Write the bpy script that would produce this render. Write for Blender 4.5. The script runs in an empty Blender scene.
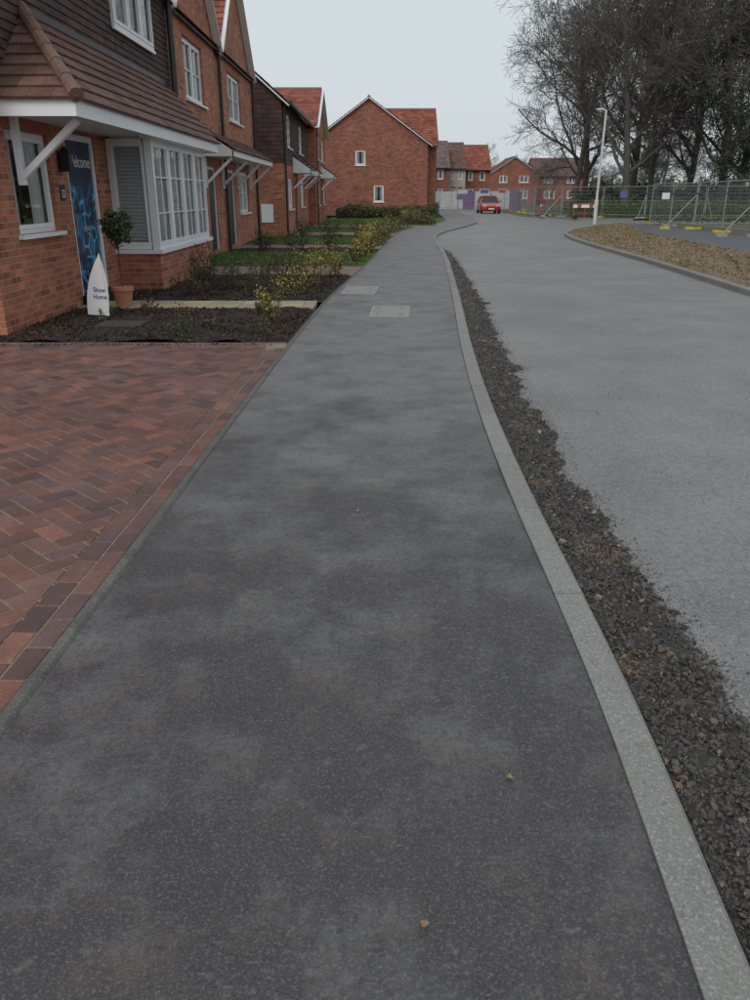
import bpy, bmesh, math, random
import numpy as np
from mathutils import Vector, Matrix, noise
random.seed(3); rng=np.random.default_rng(3)
scene=bpy.context.scene
scene.view_settings.view_transform='Standard'
scene.view_settings.look='None'
scene.view_settings.exposure=0
COL=scene.collection
V=Vector

# ------------------------------------------------------------------ materials
def nm(name):
    m=bpy.data.materials.new(name); m.use_nodes=True
    nt=m.node_tree; b=nt.nodes['Principled BSDF']
    return m,nt,b
def nd(nt,t,**kw):
    n=nt.nodes.new(t)
    for k,v in kw.items():
        if k.startswith('_'): setattr(n,k[1:],v)
        else: n.inputs[k.replace('__',' ')].default_value=v
    return n
def c4(c): return (c[0],c[1],c[2],1)
def ramp(nt,src,stops):
    r=nt.nodes.new('ShaderNodeValToRGB')
    e=r.color_ramp.elements
    while len(e)<len(stops): e.new(0.5)
    for i,(p,c) in enumerate(stops):
        e[i].position=p; e[i].color=c4(c) if not isinstance(c,(int,float)) else (c,c,c,1)
    nt.links.new(src,r.inputs[0]); return r
def mix(nt,fac,a,b,mode='MIX'):
    m=nt.nodes.new('ShaderNodeMix'); m.data_type='RGBA'; m.blend_type=mode
    for s,v in ((m.inputs[0],fac),(m.inputs[6],a),(m.inputs[7],b)):
        if isinstance(v,bpy.types.NodeSocket): nt.links.new(v,s)
        elif isinstance(v,(int,float)): s.default_value=v
        else: s.default_value=c4(v)
    return m.outputs[2]
def noi(nt,coord,scale,detail=4,rough=.55,dist=0):
    n=nd(nt,'ShaderNodeTexNoise',Scale=scale,Detail=detail,Roughness=rough,Distortion=dist)
    nt.links.new(coord,n.inputs['Vector']); return n.outputs['Fac']
def bump(nt,b,h,strength,dist):
    n=nd(nt,'ShaderNodeBump',Strength=strength,Distance=dist)
    nt.links.new(h,n.inputs['Height']); nt.links.new(n.outputs[0],b.inputs['Normal']); return n

def surf(name,c1,c2,scale=1.5,fine=None,fscale=150,rough=(.6,.9),bmp=.3,bscale=100,bdist=.004,attr=False,extra=None,spec=.5,stretch=None):
    m,nt,b=nm(name)
    tc=nd(nt,'ShaderNodeTexCoord'); co=tc.outputs['Object']
    if stretch:
        mp=nd(nt,'ShaderNodeMapping'); mp.inputs['Scale'].default_value=stretch
        nt.links.new(co,mp.inputs[0]); co2=mp.outputs[0]
    else: co2=co
    n1=noi(nt,co2,scale,4,.6)
    col=ramp(nt,n1,[(.3,c1),(.7,c2)]).outputs[0]
    if fine:
        n2=noi(nt,co,fscale,1,.5)
        f=ramp(nt,n2,[(.35,1-fine),(.65,1+fine*0.0)]).outputs[0]
        n3=noi(nt,co,fscale*.45,1,.5)
        f2=ramp(nt,n3,[(.55,0.0),(.68,fine)]).outputs[0]
        col=mix(nt,1.0,col,f,'MULTIPLY')
        col=mix(nt,f2,col,tuple(min(1,x*1.9+.015) for x in c2))
    if extra: col=extra(nt,co,col)
    if attr:
        a=nd(nt,'ShaderNodeAttribute'); a.attribute_name='Col'
        col=mix(nt,1.0,col,a.outputs['Color'],'MULTIPLY')
    nt.links.new(col,b.inputs['Base Color'])
    r=ramp(nt,n1,[(.3,rough[0]),(.7,rough[1])]); nt.links.new(r.outputs[0],b.inputs['Roughness'])
    b.inputs['Specular IOR Level'].default_value=spec
    if bmp:
        nb=noi(nt,co,bscale,2,.6); bump(nt,b,nb,bmp,bdist)
    return m

def ex_pave(nt,co,col):
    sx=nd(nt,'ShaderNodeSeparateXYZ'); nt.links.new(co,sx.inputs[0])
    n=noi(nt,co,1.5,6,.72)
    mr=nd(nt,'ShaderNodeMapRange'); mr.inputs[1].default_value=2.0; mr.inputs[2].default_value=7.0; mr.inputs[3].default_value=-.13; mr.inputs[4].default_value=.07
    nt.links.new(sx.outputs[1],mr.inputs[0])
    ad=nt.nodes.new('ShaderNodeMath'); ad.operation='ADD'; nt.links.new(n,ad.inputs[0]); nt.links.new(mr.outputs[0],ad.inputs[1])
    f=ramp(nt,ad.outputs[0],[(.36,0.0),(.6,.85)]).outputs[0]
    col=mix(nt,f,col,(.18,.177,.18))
    n=noi(nt,co,3.1,5,.75); f=ramp(nt,n,[(.5,0.0),(.7,.5)]).outputs[0]
    col=mix(nt,f,col,(.135,.112,.098))
    n=noi(nt,co,17,4,.65); f=ramp(nt,n,[(.6,0.0),(.7,.34)]).outputs[0]
    col=mix(nt,f,col,(.21,.195,.18))
    n=noi(nt,co,42,3,.7); f=ramp(nt,n,[(.36,.5),(.5,0.0)]).outputs[0]
    col=mix(nt,f,col,(.035,.032,.033))
    vo=nd(nt,'ShaderNodeTexVoronoi',Scale=120.0); nt.links.new(co,vo.inputs['Vector'])
    f=ramp(nt,vo.outputs['Distance'],[(.1,.6),(.24,0.0)]).outputs[0]
    col=mix(nt,f,col,(.22,.2,.185))
    return col
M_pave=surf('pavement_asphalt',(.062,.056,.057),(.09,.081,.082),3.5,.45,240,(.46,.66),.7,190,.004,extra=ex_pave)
def ex_road(nt,co,col):
    n=noi(nt,co,.6,5,.7); f=ramp(nt,n,[(.4,0.0),(.66,.6)]).outputs[0]
    col=mix(nt,f,col,(.29,.285,.275))
    n=noi(nt,co,1.7,6,.78); f=ramp(nt,n,[(.58,0.0),(.74,.45)]).outputs[0]
    col=mix(nt,f,col,(.215,.165,.125))
    n=noi(nt,co,24,3,.7); f=ramp(nt,n,[(.36,.45),(.52,0.0)]).outputs[0]
    col=mix(nt,f,col,(.1,.098,.095))
    vo=nd(nt,'ShaderNodeTexVoronoi',Scale=70.0); nt.links.new(co,vo.inputs['Vector'])
    f=ramp(nt,vo.outputs['Distance'],[(.14,.6),(.3,0.0)]).outputs[0]
    col=mix(nt,f,col,(.38,.37,.355))
    vo=nd(nt,'ShaderNodeTexVoronoi',Scale=43.0); nt.links.new(co,vo.inputs['Vector'])
    f=ramp(nt,vo.outputs['Distance'],[(.12,.75),(.24,0.0)]).outputs[0]
    col=mix(nt,f,col,(.07,.068,.066))
    return col
M_road=surf('road_base_course',(.17,.168,.165),(.23,.227,.222),3,.3,130,(.5,.72),.6,90,.006,extra=ex_road)
M_path2=surf('far_path_asphalt',(.085,.09,.1),(.12,.125,.135),1.2,.3,150,(.5,.7),.3,120,.004)
def ex_kerb(nt,co,col):
    n=noi(nt,co,4,5,.75); f=ramp(nt,n,[(.5,0.0),(.7,.55)]).outputs[0]
    col=mix(nt,f,col,(.14,.13,.105))
    n=noi(nt,co,30,3,.7); f=ramp(nt,n,[(.6,0.0),(.7,.5)]).outputs[0]
    return mix(nt,f,col,(.1,.098,.09))
M_kerb=surf('kerb_concrete',(.215,.215,.2),(.29,.29,.275),4,.3,220,(.7,.9),.4,150,.003,attr=True,extra=ex_kerb)
M_edging=surf('edging_concrete',(.09,.088,.08),(.15,.145,.13),6,.3,200,(.7,.9),.3,150,.003,attr=True)
def ex_block(nt,co,col):
    n=noi(nt,co,.9,5,.7); f=ramp(nt,n,[(.42,0.0),(.7,.45)]).outputs[0]
    col=mix(nt,f,col,(.22,.14,.125))
    n=noi(nt,co,14,4,.7); f=ramp(nt,n,[(.6,0.0),(.72,.4)]).outputs[0]
    return mix(nt,f,col,(.28,.22,.175))
M_block=surf('block_paving',(.12,.056,.048),(.2,.09,.072),7,.3,220,(.62,.85),.4,150,.003,attr=True,extra=ex_block)
M_sand=surf('joint_sand',(.2,.155,.09),(.36,.29,.18),3,.3,200,(.9,1),.3,200,.003)
M_stone=surf('gravel_stone',(.045,.043,.041),(.08,.076,.071),30,None,1,(.6,.85),0,300,.002,attr=True)
M_gravelbed=surf('gravel_bed',(.025,.023,.022),(.055,.049,.043),6,.5,150,(.7,.9),.9,110,.01)
M_mulch=surf('bark_mulch',(.012,.009,.007),(.03,.022,.017),8,.6,70,(.8,1),1.0,60,.02)
M_chip=surf('bark_chip',(.03,.02,.014),(.055,.038,.026),20,None,1,(.8,1),0,100,.002,attr=True)
M_slab=surf('sandstone_slab',(.33,.27,.17),(.42,.36,.25),3,.15,150,(.7,.9),.2,100,.003,attr=True)
M_cover=surf('cover_concrete',(.25,.24,.215),(.35,.34,.31),5,.3,120,(.7,.9),.3,150,.003)
M_grass=surf('lawn_grass',(.07,.12,.022),(.12,.19,.042),2,.4,60,(.8,1),.8,50,.02)
M_rough=surf('rough_ground',(.07,.085,.03),(.13,.11,.06),.5,.4,30,(.9,1),.8,20,.03)
M_soil=surf('verge_soil',(.15,.1,.06),(.29,.21,.125),1.6,.5,40,(.9,1),1,30,.03)
M_clod=surf('verge_clod',(.14,.1,.062),(.27,.2,.125),6,.3,40,(.9,1),0,30,.03,attr=True)
M_blade=surf('grass_blade',(.07,.125,.024),(.13,.19,.055),3,None,1,(.7,.9),0,attr=True)
M_pinkdrive=surf('far_block_paving',(.2,.13,.11),(.28,.2,.17),4,.3,50,(.7,.9),.5,30,.01)
M_tile=surf('roof_tile',(.6,.6,.6),(.95,.95,.95),2.5,.25,40,(.7,.9),.2,60,.003,attr=True,spec=.3)
M_white=surf('white_upvc',(.74,.75,.76),(.82,.83,.84),1,None,1,(.3,.4),0)
M_black=surf('black_plastic',(.012,.012,.013),(.02,.02,.02),3,None,1,(.35,.5),0)
M_door=surf('black_door_paint',(.012,.014,.018),(.02,.022,.026),3,None,1,(.3,.4),0)
M_dark=surf('dark_interior',(.02,.02,.022),(.04,.04,.042),1,None,1,(.9,1),0)
M_curtain=surf('curtain_fabric',(.55,.55,.54),(.75,.75,.73),6,None,1,(.9,1),0,stretch=(4,4,.2))
M_bark=surf('tree_bark',(.065,.058,.05),(.115,.104,.09),2,None,1,(.85,1),0)
M_hazebark=surf('hazed_bark',(.14,.135,.13),(.19,.185,.175),1,None,1,(.9,1),0)  # far trees' bark paled and greyed: distance haze put into the colour
M_ivy=surf('ivy_leaf',(.03,.042,.018),(.06,.075,.032),4,None,1,(.5,.7),0,attr=True)
M_leaf=surf('shrub_leaf',(.03,.05,.015),(.06,.09,.03),8,None,1,(.5,.7),0,attr=True)
M_yel=surf('yellow_leaf',(.3,.22,.04),(.42,.34,.08),8,None,1,(.6,.8),0,attr=True)
M_red=surf('russet_leaf',(.12,.05,.035),(.17,.08,.05),8,None,1,(.6,.8),0,attr=True)
M_stem=surf('shrub_stem',(.05,.03,.02),(.1,.06,.04),8,None,1,(.8,.9),0)
M_terra=surf('terracotta',(.35,.14,.08),(.45,.2,.12),8,.2,60,(.7,.9),.1)
M_galv=surf('galvanised_steel',(.22,.23,.24),(.32,.33,.34),3,None,1,(.4,.6),0)
M_galv.node_tree.nodes['Principled BSDF'].inputs['Metallic'].default_value=.4
M_lamp=surf('painted_column',(.5,.51,.52),(.62,.63,.64),3,None,1,(.4,.6),0)
M_yblock=surf('yellow_fence_foot',(.5,.38,.03),(.65,.5,.05),3,None,1,(.5,.7),0)
M_gblock=surf('concrete_fence_foot',(.25,.25,.24),(.35,.35,.33),3,None,1,(.8,.9),0)
M_redp=surf('red_plastic',(.34,.07,.05),(.42,.1,.07),3,None,1,(.5,.7),0)
M_signblue=surf('sign_blue',(.08,.1,.25),(.1,.13,.3),3,None,1,(.4,.6),0)
M_signpurple=surf('sign_purple',(.14,.1,.2),(.18,.12,.26),3,None,1,(.4,.6),0)
M_render=surf('cream_render',(.4,.38,.34),(.5,.48,.43),2,None,1,(.8,.9),0)
M_hoard=surf('hoarding_paint',(.42,.43,.44),(.55,.56,.56),1,None,1,(.6,.8),0)
M_carpaint=surf('red_car_paint',(.38,.012,.014),(.42,.015,.016),3,None,1,(.2,.25),0)
M_carpaint.node_tree.nodes['Principled BSDF'].inputs['Coat Weight'].default_value=.6
M_tyre=surf('tyre_rubber',(.015,.015,.015),(.025,.025,.025),3,None,1,(.8,.9),0)
M_lampglass=surf('headlamp_lens',(.6,.62,.65),(.7,.72,.75),3,None,1,(.1,.15),0)
M_plate=surf('number_plate',(.75,.75,.7),(.8,.8,.75),3,None,1,(.4,.5),0)
M_deadleaf=surf('dead_leaf',(.2,.13,.06),(.32,.22,.12),20,None,1,(.7,.8),0)
M_ridge=surf('ridge_tile',(.17,.1,.08),(.23,.135,.105),4,.2,60,(.6,.85),.2,60,.003)

def brickmat(name,a,b2,mort):
    m,nt,b=nm(name)
    tc=nd(nt,'ShaderNodeTexCoord'); uv=tc.outputs['UV']
    br=nd(nt,'ShaderNodeTexBrick',Scale=1.0)
    br.inputs['Color1'].default_value=c4(a); br.inputs['Color2'].default_value=c4(b2)
    br.inputs['Mortar'].default_value=c4(mort)
    br.inputs['Mortar Size'].default_value=.005; br.inputs['Mortar Smooth'].default_value=.2
    br.inputs['Bias'].default_value=-.1
    br.inputs['Brick Width'].default_value=.225; br.inputs['Row Height'].default_value=.075
    nt.links.new(uv,br.inputs['Vector'])
    sx=nd(nt,'ShaderNodeSeparateXYZ'); nt.links.new(uv,sx.inputs[0])
    def math_(op,x,y=None):
        n=nt.nodes.new('ShaderNodeMath'); n.operation=op
        for i,v in enumerate((x,y)):
            if v is None: continue
            if isinstance(v,(int,float)): n.inputs[i].default_value=v
            else: nt.links.new(v,n.inputs[i])
        return n.outputs[0]
    row=math_('FLOOR',math_('DIVIDE',sx.outputs[1],.075))
    off=math_('MULTIPLY',math_('MODULO',math_('ABSOLUTE',row),2.0),.1125)
    colm=math_('FLOOR',math_('DIVIDE',math_('SUBTRACT',sx.outputs[0],off),.225))
    cx=nt.nodes.new('ShaderNodeCombineXYZ'); nt.links.new(row,cx.inputs[1]); nt.links.new(colm,cx.inputs[0])
    wn=nt.nodes.new('ShaderNodeTexWhiteNoise'); nt.links.new(cx.outputs[0],wn.inputs['Vector'])
    tint=ramp(nt,wn.outputs['Value'],[(0,.5),(.22,.85),(.7,1.0),(1,1.3)]).outputs[0]
    n=noi(nt,tc.outputs['Object'],1.2,4,.6); st=ramp(nt,n,[(.3,.82),(.7,1.12)]).outputs[0]
    col=mix(nt,1.0,br.outputs['Color'],tint,'MULTIPLY')
    col=mix(nt,br.outputs['Fac'],col,mort)
    col=mix(nt,1.0,col,st,'MULTIPLY')
    nt.links.new(col,b.inputs['Base Color']); b.inputs['Roughness'].default_value=.85
    inv=math_('SUBTRACT',1.0,br.outputs['Fac'])
    bump(nt,b,inv,.6,.006)
    return m
M_brick=brickmat('red_brick',(.42,.15,.08),(.325,.1,.058),(.38,.28,.21))
M_brick2=brickmat('deep_red_brick',(.32,.11,.068),(.25,.08,.052),(.28,.2,.16))
M_soldier=surf('soldier_brick',(.3,.09,.055),(.38,.125,.07),12,None,1,(.8,.9),.2,50,.004)

def glassmat():
    m,nt,b=nm('window_glass')
    out=nt.nodes['Material Output']
    tr=nt.nodes.new('ShaderNodeBsdfTransparent'); gl=nt.nodes.new('ShaderNodeBsdfGlossy')
    gl.inputs['Roughness'].default_value=.02; tr.inputs[0].default_value=(.93,.96,.95,1)
    fr=nd(nt,'ShaderNodeFresnel',IOR=1.55)
    mx=nt.nodes.new('ShaderNodeMixShader')
    nt.links.new(fr.outputs[0],mx.inputs[0]); nt.links.new(tr.outputs[0],mx.inputs[1]); nt.links.new(gl.outputs[0],mx.inputs[2])
    nt.links.new(mx.outputs[0],out.inputs[0]); return m
M_glass=glassmat()
M_carglass=surf('car_glass',(.015,.018,.02),(.02,.022,.025),3,None,1,(.05,.08),0)
def doormat():
    m,nt,b=nm('door_graphic')
    tc=nd(nt,'ShaderNodeTexCoord'); co=tc.outputs['Object']
    vo=nd(nt,'ShaderNodeTexVoronoi',Scale=4.5); vo.feature='DISTANCE_TO_EDGE'
    nt.links.new(co,vo.inputs['Vector'])
    f=ramp(nt,vo.outputs['Distance'],[(.04,1.0),(.09,0.0)]).outputs[0]
    n=noi(nt,co,2.2,3,.5); g=ramp(nt,n,[(.42,0.0),(.5,1.0)]).outputs[0]
    fg=mix(nt,1.0,f,g,'MULTIPLY')
    n2=noi(nt,co,5,3,.5); g2=ramp(nt,n2,[(.5,0.0),(.6,1.0)]).outputs[0]
    col=mix(nt,g2,(.012,.02,.06),(.01,.12,.27))
    col=mix(nt,fg,col,(.05,.4,.6))
    sx=nd(nt,'ShaderNodeSeparateXYZ'); nt.links.new(co,sx.inputs[0])
    mr=nd(nt,'ShaderNodeMapRange'); mr.inputs[1].default_value=1.55; mr.inputs[2].default_value=1.7; nt.links.new(sx.outputs[2],mr.inputs[0])
    col=mix(nt,mr.outputs[0],col,(.012,.02,.06))
    nt.links.new(col,b.inputs['Base Color']); b.inputs['Roughness'].default_value=.35
    return m
M_doorg=doormat()

# ------------------------------------------------------------------ mesh helpers
def meshobj(name,verts,faces,mat,uv=False,parent=None,off=None,smooth=False,colors=None):
    me=bpy.data.meshes.new(name); me.from_pydata(verts,[],faces); me.materials.append(mat)
    if uv:
        l=me.uv_layers.new(name='UVMap')
        for p in me.polygons:
            n=p.normal
            for li in p.loop_indices:
                c=me.vertices[me.loops[li].vertex_index].co
                if abs(n.z)>.8: w=(c.x,c.y)
                elif abs(n.x)>abs(n.y): w=(c.y,c.z)
                else: w=(c.x,c.z)
                l.data[li].uv=w
    if colors is not None:
        a=me.color_attributes.new('Col','FLOAT_COLOR','POINT')
        arr=np.ones((len(verts),4),dtype=np.float32); arr[:,:3]=colors
        a.data.foreach_set('color',arr.ravel())
    if smooth: me.polygons.foreach_set('use_smooth',[True]*len(me.polygons))
    me.update()
    ob=bpy.data.objects.new(name,me); COL.objects.link(ob)
    if parent: ob.parent=parent; ob.location=-V(parent.location)
    return ob
def empty(name,loc):
    e=bpy.data.objects.new(name,None); e.location=loc; COL.objects.link(e); e.empty_display_size=.3; return e

class Fr:
    def __init__(s,o,u,n): s.o=V(o);s.u=V(u).normalized();s.n=V(n).normalized()
    def __call__(s,u,z,d=0): return s.o+s.u*u+s.n*d+V((0,0,z))
def front(x): return Fr((x,0,0),(0,1,0),(1,0,0))
def side(y): return Fr((0,y,0),(1,0,0),(0,-1,0))

class B:
    def __init__(s,name,loc): s.root=empty(name,loc); s.parts={}
    def P(s,pn,mat): return s.parts.setdefault((pn,mat.name),([],[],mat))
    def poly(s,pn,mat,pts):
        v,f,_=s.P(pn,mat); k=len(v); v.extend([tuple(p) for p in pts]); f.append(tuple(range(k,k+len(pts))))
    def hexa(s,pn,mat,c):
        v,f,_=s.P(pn,mat); k=len(v); v.extend([tuple(p) for p in c])
        for q in ((0,3,2,1),(4,5,6,7),(0,1,5,4),(1,2,6,5),(2,3,7,6),(3,0,4,7)): f.append(tuple(k+i for i in q))
    def box(s,pn,mat,F,u0,u1,z0,z1,d0,d1):
        s.hexa(pn,mat,[F(u0,z0,d0),F(u1,z0,d0),F(u1,z0,d1),F(u0,z0,d1),F(u0,z1,d0),F(u1,z1,d0),F(u1,z1,d1),F(u0,z1,d1)])
    def beam(s,pn,mat,p,q,w,h,up=V((0,0,1))):
        p=V(p);q=V(q);d=(q-p).normalized(); sd=d.cross(V(up)).normalized()*w/2; u2=sd.cross(d).normalized()*h/2
        s.hexa(pn,mat,[p-sd-u2,p+sd-u2,q+sd-u2,q-sd-u2,p-sd+u2,p+sd+u2,q+sd+u2,q-sd+u2])
    def cyl(s,pn,mat,p,q,r,r2=None,n=10):
        r2=r if r2 is None else r2
        p=V(p);q=V(q);d=(q-p).normalized(); a=d.orthogonal().normalized(); b=d.cross(a)
        v,f,_=s.P(pn,mat);k=len(v)
        for c,rr in((p,r),(q,r2)):
            for i in range(n):
                t=2*math.pi*i/n; v.append(tuple(c+(a*math.cos(t)+b*math.sin(t))*rr))
        for i in range(n): j=(i+1)%n; f.append((k+i,k+j,k+n+j,k+n+i))
        f.append(tuple(range(k+n-1,k-1,-1))); f.append(tuple(range(k+n,k+2*n)))
    def finish(s,uv=True):
        for (pn,mn),(v,f,mat) in s.parts.items(): meshobj(pn,v,f,mat,uv=uv,parent=s.root)
        return s.root
    def wall(s,F,u0,u1,z0,z1,holes,mat,d=0,depth=.12,pn='walls'):
        us=sorted({u0,u1,*[h[0] for h in holes],*[h[1] for h in holes]}); zs=sorted({z0,z1,*[h[2] for h in holes],*[h[3] for h in holes]})
        for i in range(len(us)-1):
            for j in range(len(zs)-1):
                cu=(us[i]+us[i+1])/2; cz=(zs[j]+zs[j+1])/2
                if any(h[0]<cu<h[1] and h[2]<cz<h[3] for h in holes): continue
                s.poly(pn,mat,[F(us[i],zs[j],d),F(us[i+1],zs[j],d),F(us[i+1],zs[j+1],d),F(us[i],zs[j+1],d)])
        for a,b_,c,e in holes:
            for (x1,y1),(x2,y2) in (((a,c),(b_,c)),((b_,c),(b_,e)),((b_,e),(a,e)),((a,e),(a,c))):
                s.poly(pn,mat,[F(x1,y1,d),F(x2,y2,d),F(x2,y2,d-depth),F(x1,y1,d-depth)])
    def window(s,F,u0,u1,z0,z1,cols=2,d=-.06,bars=0,sill=True,curt=.25,head=True,back=None,bd=.3,q=.035,vbar=True):
        t=.055; f0,f1=d-.05,d
        s.box('window_frames',M_white,F,u0,u0+t,z0,z1,f0,f1); s.box('window_frames',M_white,F,u1-t,u1,z0,z1,f0,f1)
        s.box('window_frames',M_white,F,u0+t,u1-t,z0,z0+t,f0,f1); s.box('window_frames',M_white,F,u0+t,u1-t,z1-t,z1,f0,f1)
        w=(u1-u0-2*t)
        for i in range(1,cols):
            c=u0+t+w*i/cols; s.box('window_frames',M_white,F,c-.04,c+.04,z0+t,z1-t,f0,f1+.004)
        for i in range(cols):
            a=u0+t+w*i/cols+(.04 if i else 0); b_=u0+t+w*(i+1)/cols-(.04 if i<cols-1 else 0)
            g0,g1=f0+.01,f1+.012
            s.box('window_frames',M_white,F,a,a+q,z0+t,z1-t,g0,g1); s.box('window_frames',M_white,F,b_-q,b_,z0+t,z1-t,g0,g1)
            s.box('window_frames',M_white,F,a+q,b_-q,z0+t,z0+t+q,g0,g1); s.box('window_frames',M_white,F,a+q,b_-q,z1-t-q,z1-t,g0,g1)
            for k in range(1,bars+1):
                zz=z0+(z1-z0)*k/(bars+1); s.box('window_frames',M_white,F,a+q,b_-q,zz-.01,zz+.01,g0+.02,g1-.008)
            if bars and vbar:
                m_=(a+b_)/2; s.box('window_frames',M_white,F,m_-.01,m_+.01,z0+t+q,z1-t-q,g0+.022,g1-.01)
        s.poly('glass',M_glass,[F(u0+t,z0+t,d-.035),F(u1-t,z0+t,d-.035),F(u1-t,z1-t,d-.035),F(u0+t,z1-t,d-.035)])
        s.poly('room_interior',back or M_dark,[F(u0,z0,d-bd),F(u1,z0,d-bd),F(u1,z1,d-bd),F(u0,z1,d-bd)])
        for uu in(u0,u1): s.poly('room_interior',M_dark,[F(uu,z0,d-bd),F(uu,z0,d-.06),F(uu,z1,d-.06),F(uu,z1,d-bd)])
        if curt:
            cw=(u1-u0)*curt
            for a,b_ in((u0+t,u0+t+cw),(u1-t-cw,u1-t)):
                n=6
                for k in range(n):
                    x1=a+(b_-a)*k/n;x2=a+(b_-a)*(k+1)/n; e1=.02*(k%2);e2=.02*((k+1)%2)
                    s.poly('curtains',M_curtain,[F(x1,z0+t,d-.1+e1),F(x2,z0+t,d-.1+e2),F(x2,z1-t,d-.1+e2),F(x1,z1-t,d-.1+e1)])
        if sill: s.box('window_sills',M_white,F,u0-.06,u1+.06,z0-.05,z0-.003,f1-.03,.07)
        if head and d<0:
            n=int((u1-u0+.24)/.075); st=(u1-u0+.24)/n
            for k in range(n): s.box('lintels',M_soldier,F,u0-.12+k*st+.004,u0-.12+(k+1)*st-.004,z1+.004,z1+.22,-.01,.006)

def tiles(parent,pn,O,U,Vd,poly,tw,th,cols,thick=.018,holes=(),mat=None,jit=.003):
    O=V(O);U=V(U).normalized();Vd=V(Vd).normalized();Nn=U.cross(Vd).normalized()
    if Nn.z<-.01: Nn=-Nn
    bm=bmesh.new(); cl=bm.loops.layers.float_color.new('Col')
    us=[p[0] for p in poly]; vs=[p[1] for p in poly]
    j=0; v=min(vs)
    while v<max(vs):
        o=(j%2)*tw/2; n=int((max(us)-min(us))/tw)+3
        for i in range(n):
            u=min(us)-tw+o+i*tw
            cu,cv=u+tw/2,v+th/2
            if any(h[0]<cu<h[1] and h[2]<cv<h[3] for h in holes): continue
            l=thick+random.uniform(-jit,jit); g=.0025
            P=lambda a,b,c: bm.verts.new(O+U*a+Vd*b+Nn*c)
            a=P(u+g,v-.01,l);b=P(u+tw-g,v-.01,l+random.uniform(-jit,jit));c=P(u+tw-g,v+th,.003);d=P(u+g,v+th,.003);e=P(u+g,v-.01,0);f=P(u+tw-g,v-.01,0)
            k=random.choice(cols); s=random.uniform(.8,1.15); k4=(k[0]*s,k[1]*s,k[2]*s,1)
            for vv in((a,b,c,d),(e,f,b,a),(a,d,e),(b,f,c)):
                fc=bm.faces.new(vv)
                for lp in fc.loops: lp[cl]=k4
        v+=th;j+=1
    cu=sum(us)/len(us);cv=sum(vs)/len(vs);C=O+U*cu+Vd*cv
    m=len(poly)
    for i in range(m):
        a=O+U*poly[i][0]+Vd*poly[i][1]; b=O+U*poly[(i+1)%m][0]+Vd*poly[(i+1)%m][1]
        e=(b-a).normalized(); no=e.cross(Nn).normalized()
        if no.dot(C-a)>0: no=-no
        bmesh.ops.bisect_plane(bm,geom=bm.verts[:]+bm.edges[:]+bm.faces[:],plane_co=a+no*.012,plane_no=no,clear_outer=True)
    if not holes:
        fc=bm.faces.new([bm.verts.new(O+U*p[0]+Vd*p[1]-Nn*.004) for p in poly])
        for lp in fc.loops: lp[cl]=(cols[0][0]*.4,cols[0][1]*.4,cols[0][2]*.4,1)
    me=bpy.data.meshes.new(pn); bm.to_mesh(me); bm.free(); me.materials.append(mat or M_tile)
    ob=bpy.data.objects.new(pn,me); COL.objects.link(ob)
    if parent: ob.parent=parent; ob.location=-V(parent.location)
    return ob
T_BROWN=[(.24,.125,.1),(.2,.11,.09),(.27,.145,.11),(.21,.13,.11)]
T_DARK=[(.12,.068,.058),(.095,.06,.054),(.14,.078,.062),(.11,.065,.056)]
T_RED=[(.4,.13,.085),(.33,.11,.075),(.45,.15,.095),(.3,.1,.07)]
T_GREY=[(.2,.17,.16),(.24,.19,.175),(.28,.2,.17)]

def interp_fn(pts,w=1.0):
    ys=[p[0] for p in pts];xs=[p[1] for p in pts]
    offs=np.linspace(-1,1,9)
    return lambda y: float(np.mean(np.interp(y+offs*(w if y>4 else .45),ys,xs)))
K=interp_fn([(-6,.40),(0,.60),(1.1,.655),(1.64,.698),(2.3,.72),(3.2,.722),(4.2,.724),(5,.745),(6,.78),(8,.89),(10,1.03),(12.2,1.19),(15,1.38),(20,1.7),(23.6,1.88),(29,2.06),(33,2.35),(37,3.1),(43,4.7),(48,5.8),(52,6.3),(64,6.9),(85,8.0),(130,9.5),(150,10)])
P_=interp_fn([(-6,-1.42),(0,-1.22),(8.36,-.944),(12.2,-.76),(15,-.52),(20,-.12),(29,.45),(37,1.2),(43,2.7),(48,3.9),(52,4.4),(64,5.0),(85,6.1),(130,7.6),(150,8)])
R_=interp_fn([(-6,6.1),(13,6.35),(20,6.85),(26,7.1),(30,7.35),(34,7.9),(38,9.2),(41,10.6),(44,12.4),(47,15)])
F_=interp_fn([(-6,9.4),(20,10.1),(26,10.5),(34,11.3),(40,12.3),(44,13.4),(47,15)])

def strip(name,fl,fr,y0,y1,z,mat,nx=1,step=.5,zf=None):
    n=max(2,int((y1-y0)/step)+1); ys=np.linspace(y0,y1,n); vs=[];fs=[]
    for y in ys:
        a=fl(y);b=fr(y)
        for i in range(nx+1):
            x=a+(b-a)*i/nx; zz=z+(zf(x,y,i/nx) if zf else 0); vs.append((x,y,zz))
    for j in range(n-1):
        for i in range(nx):
            k=j*(nx+1)+i; fs.append((k,k+1,k+nx+2,k+nx+1))
    return meshobj(name,vs,fs,mat,smooth=bool(zf))

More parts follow.
